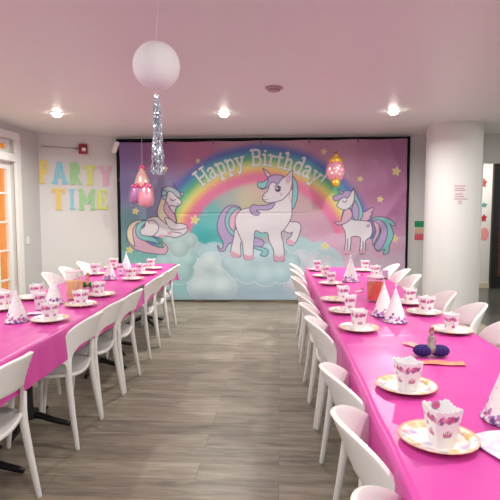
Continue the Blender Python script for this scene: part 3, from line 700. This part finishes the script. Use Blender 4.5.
# ------------------------------------------------------------ tableware
def blend(C, mask, c, a=1.): m = (np.clip(mask, 0, 1) * a)[..., None]; return C * (1 - m) + np.array(c, float) * m
def make_plate():
    prof = [(0, .004), (.03, .004), (.07, .004), (.084, .005), (.09, .010), (.1, .013), (.112, .0155), (.116, .0165)]
    rr = np.interp(np.linspace(0, 1, 30), np.linspace(0, 1, 8), [p_[0] for p_ in prof]); zz = np.interp(rr, [p_[0] for p_ in prof], [p_[1] for p_ in prof])
    th = np.arange(96) * 2 * PI / 96
    TH, RR = np.meshgrid(th, rr); _, ZZ = np.meshgrid(th, zz)
    RR2 = RR * (1 + .012 * np.abs(np.sin(TH * 12)) * (RR > .1))
    X = RR2 * np.cos(TH); Y = RR2 * np.sin(TH)
    C = np.ones(X.shape + (3,)) * np.array([246, 238, 232.])
    r0 = random.Random(3); pal = [(228, 176, 110), (236, 186, 140), (184, 164, 214), (226, 150, 170), (150, 186, 212), (226, 192, 116)]
    for k in range(26):
        an = k * 2 * PI / 26 + r0.uniform(-.1, .1); q = .075 + .03 * r0.random(); s = r0.uniform(.007, .013)
        C = blend(C, np.exp(-((X - q * math.cos(an)) ** 2 + (Y - q * math.sin(an)) ** 2) / s ** 2) * 1.3, pal[k % 6], .9)
    for k in range(7):
        an = r0.uniform(0, 6.28); q = .05 * r0.random(); C = blend(C, np.exp(-((X - q * math.cos(an)) ** 2 + (Y - q * math.sin(an)) ** 2) / .011 ** 2) * 1.2, pal[k % 6], .7)
    C = blend(C, (RR > .109).astype(float), (226, 170, 140), .9)
    me = grid_mesh('paper_plate', np.stack([X, Y, ZZ], -1), nlin(C), wrapu=True)
    o = obj('paper_plate', me, M_plate); md = o.modifiers.new('thickness', 'SOLIDIFY'); md.thickness = .002; md.offset = -1
    return o
def flowers_on(C, S, Tt, band, seed, sc=1.0):
    r0 = random.Random(seed); pal = [(160, 96, 160), (220, 110, 155), (206, 90, 140), (130, 90, 150), (232, 140, 175), (224, 120, 150)]
    for k in range(46):
        x = r0.gauss(0, .22); y = band - .05 - .18 * abs(abs(x) - .1) + r0.uniform(-.08, .06) + .0
        C = blend(C, (np.hypot((S - x) * 1.0, (Tt - y) * 1.25) < r0.uniform(.04, .075) * sc).astype(float), pal[k % 6], .75)
    return C
def crown_on(C, S, Tt, cx_, cy_, s, c):
    dx, dy = (S - cx_) / s, (Tt - cy_) / s
    m = np.zeros(S.shape)
    for ax, hh_ in ((-.75, .55), (-.38, .75), (0, 1.15), (.38, .75), (.75, .55)):
        m = np.maximum(m, ((np.abs(dx - ax * (1 + .3 * dy)) < .2 * (1 - dy / hh_)) & (dy > -.2) & (dy < hh_)).astype(float))
    m = np.maximum(m, ((np.abs(dy + .25) < .18) & (np.abs(dx) < .8)).astype(float))
    return blend(C, m, c, .85)
def make_box():
    t = thing('treat_box', 'x', 'treat box')
    n = 28; m = 34; P_ = []; C_ = []
    for side in range(4):
        S, Tt = np.meshgrid(np.linspace(-.5, .5, n), np.linspace(0, 1, m))
        hb, ht = .027, .044; hw_ = hb + (ht - hb) * Tt; z = Tt * .122 + Tt ** 8 * .006 * np.abs(np.cos(S * PI * 5)) - Tt ** 8 * .008 * (1 - np.abs(S * 2))
        x = S * 2 * hw_; y = -hw_
        an = side * PI / 2; X = x * math.cos(an) - y * math.sin(an); Y = x * math.sin(an) + y * math.cos(an)
        C = np.ones(S.shape + (3,)) * np.array([248, 246, 246.])
        S2 = S * (.6 + .4 * Tt)
        if side in (0, 2):
            C = flowers_on(C, S2, Tt, .84, side + 1); C = crown_on(C, S2, Tt, 0, .36, .18, (186, 104, 146))
        else:
            C = flowers_on(C, S2 - .05, Tt, .84, side + 1, .9); C = crown_on(C, S2, Tt, 0, .36, .17, (190, 100, 150))
            C = blend(C, (np.hypot(S2 + .22, (Tt - .55) * 1.4) < .06).astype(float), (200, 120, 170))
        P_.append(np.stack([X, Y, z], -1)); C_.append(nlin(C))
    P_ = np.concatenate(P_, 1); C_ = np.concatenate(C_, 1)
    o = obj('carton', grid_mesh('carton', P_, C_), M_print, t); md = o.modifiers.new('thickness', 'SOLIDIFY'); md.thickness = .0012; md.offset = -1
    o.data.set_sharp_from_angle(angle=math.radians(40)); o.data.materials.append(M_paper); md.material_offset = 1; md.material_offset_rim = 1
    bm = BM(); box(bm, (0, 0, .001), (.054, .054, .002)); obj('bottom', bm, M_paper, t)
    return t
def make_hat():
    t = thing('party_hat', 'x', 'party hat')
    Rr, Hh = .068, .205
    TH, Tt = np.meshgrid(np.arange(72) * 2 * PI / 72, np.linspace(0, 1, 60))
    rad = Rr * (1 - Tt) + .0012 + np.where(Tt < .06, .006 * np.abs(np.sin(TH * 14)) * (1 - Tt / .06), 0)
    X = rad * np.cos(TH); Y = rad * np.sin(TH); Z = Tt * Hh
    C = np.ones(X.shape + (3,)) * np.array([248, 246, 246.]); r0 = random.Random(9)
    arc = TH * Rr
    pal = [(120, 70, 150), (170, 120, 190), (214, 110, 160), (90, 60, 130), (200, 170, 220), (190, 90, 150), (246, 240, 244)]
    for k in range(170):
        a0 = r0.random() * 2 * PI; t0 = abs(r0.gauss(.03, .085)); dA = np.abs((TH - a0 + PI) % (2 * PI) - PI) * Rr * (1 - t0); s = r0.uniform(.004, .008)
        C = blend(C, (np.hypot(dA, (Tt - t0) * Hh) < s).astype(float), pal[k % 7], .85)
    for k in range(46):
        a0 = r0.random() * 2 * PI; t0 = r0.uniform(.3, .95); dA = np.abs((TH - a0 + PI) % (2 * PI) - PI) * Rr * (1 - t0)
        C = blend(C, (np.hypot(dA, (Tt - t0) * Hh) < .0022).astype(float), (214, 140, 190), .9)
    o = obj('cone', grid_mesh('cone', np.stack([X, Y, Z], -1), nlin(C), wrapu=True), M_print, t)
    md = o.modifiers.new('thickness', 'SOLIDIFY'); md.thickness = .001; md.offset = -1
    bm = BM()
    for k in range(16):
        an = k * 2 * PI / 16; tube(bm, [(0, 0, Hh - .004), (.006 * math.cos(an), .006 * math.sin(an), Hh + .01 + .004 * (k % 3))], .0008, 5)
    obj('tuft', bm, M_paper, t)
    return t
def make_cup():
    TH, Tt = np.meshgrid(np.arange(64) * 2 * PI / 64, np.linspace(0, 1, 34))
    rad = .030 + .013 * Tt; X = rad * np.cos(TH); Y = rad * np.sin(TH); Z = Tt * .105
    C = np.ones(X.shape + (3,)) * np.array([248, 246, 246.])
    for k in range(4):
        S = ((TH - k * PI / 2 + PI) % (2 * PI) - PI) / 1.4; C = flowers_on(C, S, Tt, .84, k + 4); C = crown_on(C, S, Tt, 0, .36, .2, (180, 90, 150))
    t = thing('paper_cup', 'x', 'cup')
    o = obj('cup_wall', grid_mesh('cup_wall', np.stack([X, Y, Z], -1), nlin(C), wrapu=True), M_print, t); md = o.modifiers.new('thickness', 'SOLIDIFY'); md.thickness = .001; md.offset = -1; o.data.materials.append(M_paper); md.material_offset = 1
    bm = BM(); lathe(bm, [(0, 0), (.0295, 0), (.0295, .003), (0, .003)], 32); obj('bottom', bm, M_paper, t)
    bm = BM(); pr = [(.043 + .0016 * math.cos(q), .105 + .0016 * math.sin(q)) for q in np.linspace(0, 2 * PI, 9)]; lathe(bm, pr, 48); obj('rim', bm, M_paper, t, smooth=True)
    return t
plate0 = make_plate(); plate0['category'] = 'plate'; box0 = make_box(); hat0 = make_hat(); cup0 = make_cup()
first = {}
def place(proto, key, loc, rz, label, group, scale=None):
    if key not in first:
        first[key] = 1; proto.location = loc; proto.rotation_euler = (0, 0, rz); proto['label'] = label; proto['group'] = group
        if scale: proto.scale = scale
        return proto
    return dup(proto, loc, rz, label, group, scale)
def P3(px, py, z=ZI): return atz(px, py, z)
def setting(px, py, lab, rz=.2, bx=None, kind='box', plate=True):
    p_ = P3(px, py)
    if plate: place(plate0, 'plate', p_, rz * 3, 'round pastel paper plate ' + lab, 'round paper plates')
    q = P3(*bx) if bx else p_.copy()
    if plate: q.z = ZI + .0045
    sc_ = .95 if px > 430 and py > 400 else None
    q.z += .0005
    if kind == 'box': place(box0, 'box', q, rz, 'printed treat box ' + lab, 'printed treat boxes', (sc_,) * 3 if sc_ else None)
    else: place(cup0, 'cup', q, rz, 'round printed paper cup ' + lab, 'paper cups')
a_ = 'on right table, aisle side, '
# aisle side, right table (near to far)
setting(438, 441, a_ + ORD[0], .22, (441, 446))
setting(406, 388, a_ + ORD[1], .3, (407, 391))
setting(359, 329.5, a_ + ORD[2], .1, (358.5, 330))
setting(345, 312, a_ + ORD[3], -.15, (350, 313))
setting(335, 300.5, a_ + ORD[4], .1, (343, 302))
setting(330.5, 284, a_ + ORD[5], 0, (331, 285))
setting(323, 276.5, a_ + ORD[6], .2, (325, 277.5))
setting(317, 270, a_ + 'farthest from the camera', 0, (317, 271))
a_ = 'on right table, column side, '
setting(452, 331.5, a_ + ORD[0], 0, (451, 333), 'cup')
setting(424, 313.5, a_ + ORD[1], .5, (426, 314.5))
setting(409, 303.5, a_ + ORD[2], 0, (409.5, 304.5))
setting(380, 277.5, a_ + ORD[3], .3, (375, 277))
setting(364, 271, a_ + 'farthest from the camera', .1, (365, 271))
a_ = 'on left table, aisle side, '
setting(50, 320.5, a_ + ORD[0], -.2, (50.5, 322))
setting(81, 305.5, a_ + ORD[1], -.3, (81, 307))
setting(101.5, 295.5, a_ + ORD[2], -.1, (98.5, 297))
setting(132.5, 279.5, a_ + ORD[3], -.2, (131, 280))
setting(147, 274, a_ + ORD[4], -.3, (141, 274.5))
setting(153.5, 268.8, a_ + 'farthest from the camera', 0, (151, 269))
a_ = 'on left table, door side, '
setting(4, 309, a_ + ORD[0], .1, (3, 309.5))
setting(32, 298.5, a_ + ORD[1], .1, (37, 299.5))
setting(95, 274.5, a_ + ORD[2], 0, (95.5, 275))
setting(113, 268, a_ + 'farthest from the camera', .1, (114, 268.5))
q = P3(120.5, 274.5); place(box0, 'box', q, .3, 'printed treat box standing on bare cloth between the two far hats of left table', 'printed treat boxes')
q = P3(40, 309); place(box0, 'box', q, .5, 'white treat box on the cloth behind the nearest plate of the left table', 'printed treat boxes')
# hats
for px, py, lab, sc in ((17, 321, 'white cone party hat nearest the camera on the left table', 1.0), (54, 303, 'white cone party hat beside the pitcher on the left table', 1.0),
        (110, 279, 'white cone party hat beyond the green centrepiece on the left table', .98), (126.5, 270, 'white cone party hat at the far end of the left table', .98),
        (350.5, 281, 'white cone party hat at the far end of the right table', 1.18), (383.5, 315, 'white cone party hat just in front of the orange pitcher', 1.08),
        (395, 321, 'white cone party hat beside another, nearer the camera and right of the orange pitcher', 1.05), (506, 419, 'large white cone party hat cut off by the right edge of the photo', 1.08)):
    place(hat0, 'hat', P3(px, py), px * .1, lab, 'cone party hats', (sc, sc, sc))
# pitchers
def pitcher(px, py, R1, Hh, fill, m, lab, rz):
    p_ = P3(px, py); t = thing('pitcher', lab, 'pitcher', p_, rz)
    bm = BM(); lathe(bm, [(0, .0), (R1 * .86, 0), (R1 * .9, .006), (R1, Hh * .9), (R1 * 1.03, Hh), (R1 * .985, Hh), (R1 * .955, Hh * .9), (R1 * .855, .010), (0, .010)], 48)
    for v in bm.verts:
        if v.co.z > Hh * .85:
            an = math.atan2(v.co.y, v.co.x); w = math.exp(-(an / .3) ** 2) * (v.co.z / Hh - .85) / .15; v.co.x += w * .02
    obj('jug', bm, M_glass, t, auto=50)
    f = fill
    bm = BM(); lathe(bm, [(0, .011), (R1 * .85, .011), (R1 * (.86 + .09 * f), Hh * .9 * f), (0, Hh * .9 * f)], 40); obj('drink', bm, m, t, auto=50)
    bm = BM(); tube(bm, [(-R1 * .96, 0, Hh * .88), (-R1 * 1.3, 0, Hh * .9), (-R1 * 1.62, 0, Hh * .72), (-R1 * 1.55, 0, Hh * .42), (-R1 * .95, 0, Hh * .25)], .007, 10); obj('handle', bm, M_glass, t, smooth=True)
    bm = BM(); lathe(bm, [(0, Hh + .001), (R1 * 1.04, Hh + .001), (R1 * 1.04, Hh + .007), (R1 * .3, Hh + .010), (0, Hh + .010)], 40); obj('lid', bm, mat('pale_pink_lid', (240, 205, 215), .3), t, auto=40)
pitcher(375, 301, .066, .185, .88, M_ptea, 'clear pitcher of deep orange drink on the right table', -.9)
pitcher(75, 298.5, .068, .215, .74, M_pale, 'clear pitcher of pale peach drink on the left table', 2.2)
# honeycomb centrepieces
def centrepiece(px, py, m, lab, figcol, s=1.0):
    t = thing('centrepiece', lab, 'centrepiece', P3(px, py)); t.scale = (s, s, s)
    for sg in (-1, 1):
        nu_, nv_ = 120, 40; TH, Tt = np.meshgrid(np.linspace(0, 2 * PI, nu_, endpoint=False), np.linspace(0, PI, nv_))
        r0 = 1 + .09 * np.sign(np.sin(TH * 14)) * np.abs(np.sin(TH * 14)) ** .5 * np.sin(Tt) + .05 * np.sin(Tt * 18 + TH * 2)
        X = sg * .040 + .042 * np.sin(Tt) * np.cos(TH) * r0; Y = .034 * np.sin(Tt) * np.sin(TH) * r0; Z = .027 + .027 * np.cos(Tt) * r0 + .0
        Z = np.maximum(Z, .0005)
        obj('tissue_fan', grid_mesh('tissue_fan', np.stack([X, Y, Z], -1), None, wrapu=True), m, t)
    bm = BM(); lathe(bm, [(0, .02), (.028, .022), (.024, .045), (.014, .068), (.010, .078), (.013, .092), (.006, .102), (0, .103)], 20)
    ell(bm, (0, 0, .113), (.010, .010, .012))
    for sg in (-1, 1): tube(bm, [(sg * .012, 0, .095), (sg * .02, -.004, .08), (sg * .014, -.012, .07)], [.004, .0035, .003], 8)
    obj('figurine', bm, mat('silvery_dress_' + lab[:5].strip(), figcol, .35, metal=.3), t, smooth=True)
    bm = BM(); ell(bm, (0, .003, .117), (.0125, .011, .012)); tube(bm, [(0, .01, .12), (.006, .016, .1), (.01, .014, .075)], [.009, .008, .003], 8); ell(bm, (-.006, 0, .134), (.005, .005, .010)); ell(bm, (.006, 0, .134), (.005, .005, .010))
    obj('hair', bm, mat('rose_hair_' + lab[:5].strip(), (186, 100, 120), .5), t, smooth=True)
centrepiece(431, 356, M_purple, 'purple honeycomb tissue centrepiece with slim silvery figurine on the right table', (175, 165, 155))
centrepiece(88, 287.5, M_green, 'green tissue centrepiece with small figurine beside the peach pitcher', (215, 160, 120), .95)
# napkins / party blowers
def napkin(px, py, w, l, rz, m, lab, nm='napkin', cat='napkin', zz=0):
    nu_, nv_ = 24, 24; U_, V_ = np.meshgrid(np.linspace(-.5, .5, nu_), np.linspace(-.5, .5, nv_))
    P_ = np.stack([U_ * w, V_ * l, .003 + .004 * (1 + np.sin(U_ * 9 + V_ * 5)) * np.abs(V_ + .1)], -1)
    o = obj(nm, grid_mesh(nm, P_), m); o.location = P3(px, py) + Vector((0, 0, zz)); o.rotation_euler = (0, 0, rz)
    md = o.modifiers.new('thickness', 'SOLIDIFY'); md.thickness = .002
    return tag(o, lab, cat)
M_nap = mat('orange_foil_wrap', (238, 130, 100), .35, var=(40, (246, 170, 140)))
M_nap2 = mat('peach_wrap', (240, 180, 170), .4, var=(40, (230, 130, 140)))
M_nap3 = mat('pastel_napkin', (246, 240, 244), .6, var=(28, (205, 190, 230)))
napkin(443, 363.5, .19, .055, -.08, M_nap, 'flat orange wrapped favour in front of the purple centrepiece', 'party_favour', 'party favour')
napkin(413, 345, .06, .10, .5, M_nap2, 'small peach wrapped favour left of the purple centrepiece', 'party_favour', 'party favour')
napkin(514, 446, .22, .17, .35, M_nap3, 'white pastel printed napkin in front of the large cone hat at the right edge', zz=.003)
napkin(38, 313.5, .14, .07, .3, M_nap3, 'white napkin lying behind the nearest plate on the left table')
def blower(px, py, lab, s=1):
    t = thing('party_blower', lab, 'party blower', P3(px, py) + Vector((0, 0, .016 * s)), px)
    bm = BM(); M_ = Matrix.Rotation(PI / 2, 4, 'X')
    pts_ = [(.004 * (1 + k * .16) * math.cos(k * .55), 0, .004 * (1 + k * .16) * math.sin(k * .55)) for k in range(20)]
    tube(bm, pts_, .004, 6); obj('paper_coil', bm, MATS['pink_coil'], t, smooth=True)
    bm = BM(); tube(bm, [(.0, 0, -.004), (.06, 0, -.006)], .006, 10); obj('mouthpiece', bm, M_paper, t, smooth=True); t.scale = (s * 1.2,) * 3
mat('pink_coil', (226, 110, 160), .45)
blower(362, 292, 'pink coiled party blower left of the orange pitcher on the cloth', 1.1)
blower(422, 300, 'pink coiled party blower behind the right table plates near the column', 1.1)
blower(361, 276, 'pink coiled party blower at the far end of the right table', .9)
bm = BM(); lathe(bm, [(0, 0), (.0275, 0), (.032, .07), (.0355, .072), (0, .074)], 24); 
q = P3(385, 277); o = obj('small_tub', bm, mat('lilac_tub', (205, 160, 210), .5), auto=40); o.location = q; tag(o, 'small lilac tub beyond the orange pitcher on the right table', 'tub')
bd_ = box0
bm = BM(); M_ = Matrix.Translation((0, .0385, .112)) @ Matrix.Rotation(PI / 2, 4, 'X'); lathe(bm, [(0, 0), (.014, 0), (.015, .0015), (.014, .003), (0, .003)], 28); bmesh.ops.transform(bm, matrix=M_, verts=bm.verts)
b1_ = obj('round_badge', bm, mat('badge_mauve', (206, 130, 170), .5), bd_); b1_['label'] = 'pink round badge'
bm = BM(); lathe(bm, [(0, 0), (.0085, 0), (.0085, .004), (0, .004)], 24); bmesh.ops.transform(bm, matrix=M_, verts=bm.verts); obj('badge_centre', bm, mat('badge_pink', (232, 90, 140), .5), b1_)
# ------------------------------------------------------------ hanging decorations
pb = aty(156.5, 66, 2.5); R1 = 23.2 / F * 2.5
TH, Tt = np.meshgrid(np.linspace(0, 2 * PI, 288, endpoint=False), np.linspace(0, PI, 90))
r0 = R1 * (1 - .014 * np.abs(np.sin(TH * 18)) * np.sin(Tt) ** .5 - .007 * np.abs(np.sin(Tt * 11 + PI / 2 * np.floor(TH * 18 / PI % 2))) * np.sin(Tt))
bt = thing('honeycomb_ball', 'white honeycomb paper ball hanging from the ceiling', 'paper ball', pb)
M_honey = mat('white_tissue', (255, 255, 255), .8)
obj('tissue_sphere', grid_mesh('tissue_sphere', np.stack([r0 * np.sin(Tt) * np.cos(TH), r0 * np.sin(Tt) * np.sin(TH), r0 * np.cos(Tt)], -1), None, wrapu=True), M_honey, bt)
bm = BM(); tube(bm, [(0, 0, R1 * .98), (.018, 0, H - pb.z)], .0022, 8); obj('cord', bm, M_string, bt)
pt = Vector((pb.x, pb.y, pb.z - R1))
ts = thing('foil_tassel', 'shiny silver foil tassel hanging below the white paper ball', 'tassel', pt); ts.scale = (1, 1, .94)
bm = BM(); tube(bm, [(0, 0, .006), (0, 0, -.03)], .0015, 6); obj('cord', bm, M_string, ts)
bm = BM(); r_ = random.Random(2)
for tier in range(6):
    zt_ = -.028 - tier * .058
    for k in range(80):
        an = r_.random() * 2 * PI; L = r_.uniform(.10, .135) * (1.0 if tier else .8); rr0 = .008; rr1 = r_.uniform(.014, .034) * (.55 + .1 * tier)
        w = .0055; pts_ = []
        for j in range(13):
            s = j / 12; rr = rr0 + (rr1 - rr0) * math.sin(s * 1.6); an2 = an + r_.uniform(-.10, .10)
            pts_.append(Vector((rr * math.cos(an2), rr * math.sin(an2), zt_ - L * s)))
        prev = None; tw = r_.random() * 6
        for j, p_ in enumerate(pts_):
            tw += r_.uniform(-.8, .8); dv = Vector((math.cos(tw), math.sin(tw), r_.uniform(-.5, .5))) * w / 2; cur = (bm.verts.new(p_ - dv), bm.verts.new(p_ + dv))
            if prev: bm.faces.new((prev[0], prev[1], cur[1], cur[0]))
            prev = cur
o = obj('foil_strips', bm, M_chrome, ts); o['kind'] = 'stuff'
# foil balloons
YBA = 7.25
F_pink = mat('pink_foil', (240, 165, 185), .22, metal=.4); F_peach = mat('peach_foil', (246, 200, 190), .2, metal=.4); F_lil = mat('lilac_foil', (196, 140, 195), .25, metal=.6); F_gold = mat('gold_foil', (244, 192, 84), .28, metal=.5)
s_ = YBA / F
def pillow(bm, pts, rad, flat=.6):
    b2 = BM(); tube(b2, [(x, 0, z) for x, z in pts], rad, 16)
    for v in b2.verts: v.co.y *= flat
    me_ = bpy.data.meshes.new('t'); b2.to_mesh(me_); b2.free(); bm.from_mesh(me_); bpy.data.meshes.remove(me_)
    return bm
p = aty(142, 168, YBA)
bl = thing('foil_balloon', 'pink and lilac foil balloon hanging upside down at the left of the banner', 'balloon', p)
bm = BM(); pillow(bm, [(0, 0), (.0, -.05), (-.005, -.12), (0, -.2), (.0, -.27)], [.012, .05, .085, .115, .12], .7); obj('bell_body', bm, F_peach, bl, smooth=True)
bm = BM(); pillow(bm, [(-.07, -.2), (-.095, -.28), (-.115, -.40), (-.125, -.50), (-.125, -.535)], [.03, .075, .085, .075, .01], .8); obj('lobe', bm, F_lil, bl, smooth=True)
bm = BM(); pillow(bm, [(.06, -.2), (.055, -.32), (.05, -.44), (.055, -.55), (.055, -.59)], [.06, .11, .125, .115, .01], .8); obj('lobe', bm, F_pink, bl, smooth=True)
bm = BM()
for k in range(13):
    xx = -.13 + .27 * k / 12; ell(bm, (xx, -.065 + .2 * abs(xx + .0) ** 1.3, -.265 - .02 * math.sin(k * 1.3)), (.02, .02, .026))
obj('ruffle', bm, mat('rose_foil', (226, 100, 140), .25, metal=.6), bl, smooth=True)
bm = BM()
for k in range(5): ell(bm, (.03 * math.cos(k * 1.26), 0, .0 + .03 * math.sin(k * 1.26)), (.022, .012, .022))
obj('bow', bm, MATS['rose_foil'], bl, smooth=True)
bm = BM(); tube(bm, [(0, 0, .0), (.005, 0, H - p.z)], .0025, 6); obj('string', bm, M_string, bl)
p = aty(335.5, 171, YBA)
b2 = thing('foil_balloon', 'pink foil balloon with gold crown floating in front of the rainbow end', 'balloon', p)
bm = BM(); ell(bm, (0, 0, 0), (9.5 * s_, .08, 11.5 * s_), 28); obj('oval_body', bm, F_pink, b2, smooth=True)
bm = BM()
cr_ = [(-.085, .10), (-.10, .20), (-.055, .165), (0, .29), (.055, .165), (.10, .20), (.085, .10), (0, .085)]
for y_ in (-.03,):
    f = [bm.verts.new((x, -.05, z)) for x, z in cr_]; g_ = [bm.verts.new((x, .03, z)) for x, z in cr_]; bm.faces.new(f); bm.faces.new(g_[::-1])
    for k in range(8): bm.faces.new((f[k], g_[k], g_[(k + 1) % 8], f[(k + 1) % 8]))
bmesh.ops.bevel(bm, geom=list(bm.edges), offset=.012, segments=3, affect='EDGES'); obj('crown', bm, F_gold, b2, smooth=True)
bm = BM(); st = [((.085 if k % 2 == 0 else .045) * math.sin(PI * k / 5), -.17 + (.085 if k % 2 == 0 else .045) * math.cos(PI * k / 5)) for k in range(10)]
f = [bm.verts.new((x, -.10, z)) for x, z in st]; g_ = [bm.verts.new((x, -.03, z)) for x, z in st]; bm.faces.new(f); bm.faces.new(g_[::-1])
for k in range(10): bm.faces.new((f[k], g_[k], g_[(k + 1) % 10], f[(k + 1) % 10]))
bmesh.ops.bevel(bm, geom=list(bm.edges), offset=.01, segments=3, affect='EDGES'); obj('star', bm, F_gold, b2, smooth=True)
bm = BM()
for x_, z_ in ((-.03, .03), (.04, .06), (.05, -.05), (-.06, -.04), (0, -.02)): ell(bm, (x_, -.07, z_), (.025, .015, .03))
obj('bubble_print', bm, F_peach, b2, smooth=True)
bm = BM(); tube(bm, [(0, 0, .2), (0.003, 0, H - p.z)], .0015, 6); obj('string', bm, M_glass, b2)
# ------------------------------------------------------------ ceiling fittings and lights
def downlight(x, y, lab, power, vis=True):
    t = thing('ceiling_light', lab, 'ceiling light', (x, y, H), 0, 'recessed ceiling lights')
    bm = BM(); lathe(bm, [(.062, -.001), (.085, -.001), (.085, -.006), (.066, -.012), (.060, -.010), (.060, -.001)], 36); obj('trim_ring', bm, M_trim, t, auto=40)
    bm = BM(); lathe(bm, [(0, -.048), (.025, -.046), (.045, -.036), (.057, -.018), (.059, -.004), (0, -.004)], 32); obj('bulb_face', bm, M_lamp, t)
    L = bpy.data.lights.new('downlight', 'AREA'); L.shape = 'DISK'; L.size = .14; L.energy = power; L.color = (.97, 1, .94); L.spread = math.radians(165)
    o = bpy.data.objects.new('downlight', L); col.objects.link(o); o.location = (x, y, H - .06)
PW = 38
p = atz(57, 113, H); downlight(p.x, p.y, 'glowing recessed ceiling light on the left above the party letters', PW)
p = atz(224, 113, H); downlight(p.x, p.y, 'glowing recessed ceiling light in the middle before the banner', PW)
p = atz(393.5, 110.5, H); downlight(p.x, p.y, 'glowing recessed ceiling light on the right beside the column', PW)
i = 0
for x, y in ((-2.6, 2.6), (-.3, .9), (1.5, 2.4), (-2.4, -.4), (-.5, -.6), (1.4, -.6), (3.4, 2.4), (3.6, 5.4)):
    L = bpy.data.lights.new('ceiling_lamp', 'AREA'); L.shape = 'DISK'; L.size = .16; L.energy = PW * (.95 if y > 2 else .42); L.color = (.96, 1, .95)
    o = bpy.data.objects.new('ceiling_lamp', L); col.objects.link(o); o.location = (x, y, H - .03)
L = bpy.data.lights.new('passage_lamp', 'AREA'); L.shape = 'DISK'; L.size = .3; L.energy = 30; L.color = (1, .93, .85)
o = bpy.data.objects.new('passage_lamp', L); col.objects.link(o); o.location = (3.6, 8.6, H - .03)
L = bpy.data.lights.new('curtain_backlight', 'AREA'); L.shape = 'RECTANGLE'; L.size = 2.2; L.size_y = 3.4; L.energy = 38; L.color = (1, .85, .65)  # unseen warm panel light, added to make the curtain glow from behind
o = bpy.data.objects.new('curtain_backlight', L); col.objects.link(o); o.location = (XL - .8, ym + .4, 1.35); o.rotation_euler = (0, -PI / 2, 0)
p = atz(274, 87.5, H)
t = thing('smoke_detector', 'round pinkish smoke detector on the ceiling', 'smoke detector', p)
bm = BM(); lathe(bm, [(0, -.001), (.085, -.001), (.085, -.012), (.06, -.02), (.055, -.034), (0, -.038)], 36); obj('housing', bm, mat('rose_beige_plastic', (190, 158, 155), .5), t, auto=30)
bm = BM(); lathe(bm, [(.056, -.022), (.0585, -.022), (.0575, -.030), (.055, -.030)], 36); obj('vent_ring', bm, mat('dark_vent', (90, 65, 65), .6), t)
# ------------------------------------------------------------ world and view
w = bpy.data.worlds.new('world'); scn.world = w; w.use_nodes = True
w.node_tree.nodes['Background'].inputs[0].default_value = (.94, 1, .97, 1); w.node_tree.nodes['Background'].inputs[1].default_value = .62
scn.view_settings.view_transform = 'Standard'; scn.view_settings.look = 'None'; scn.view_settings.exposure = 0; scn.view_settings.gamma = 1
scn.view_settings.use_curve_mapping = False
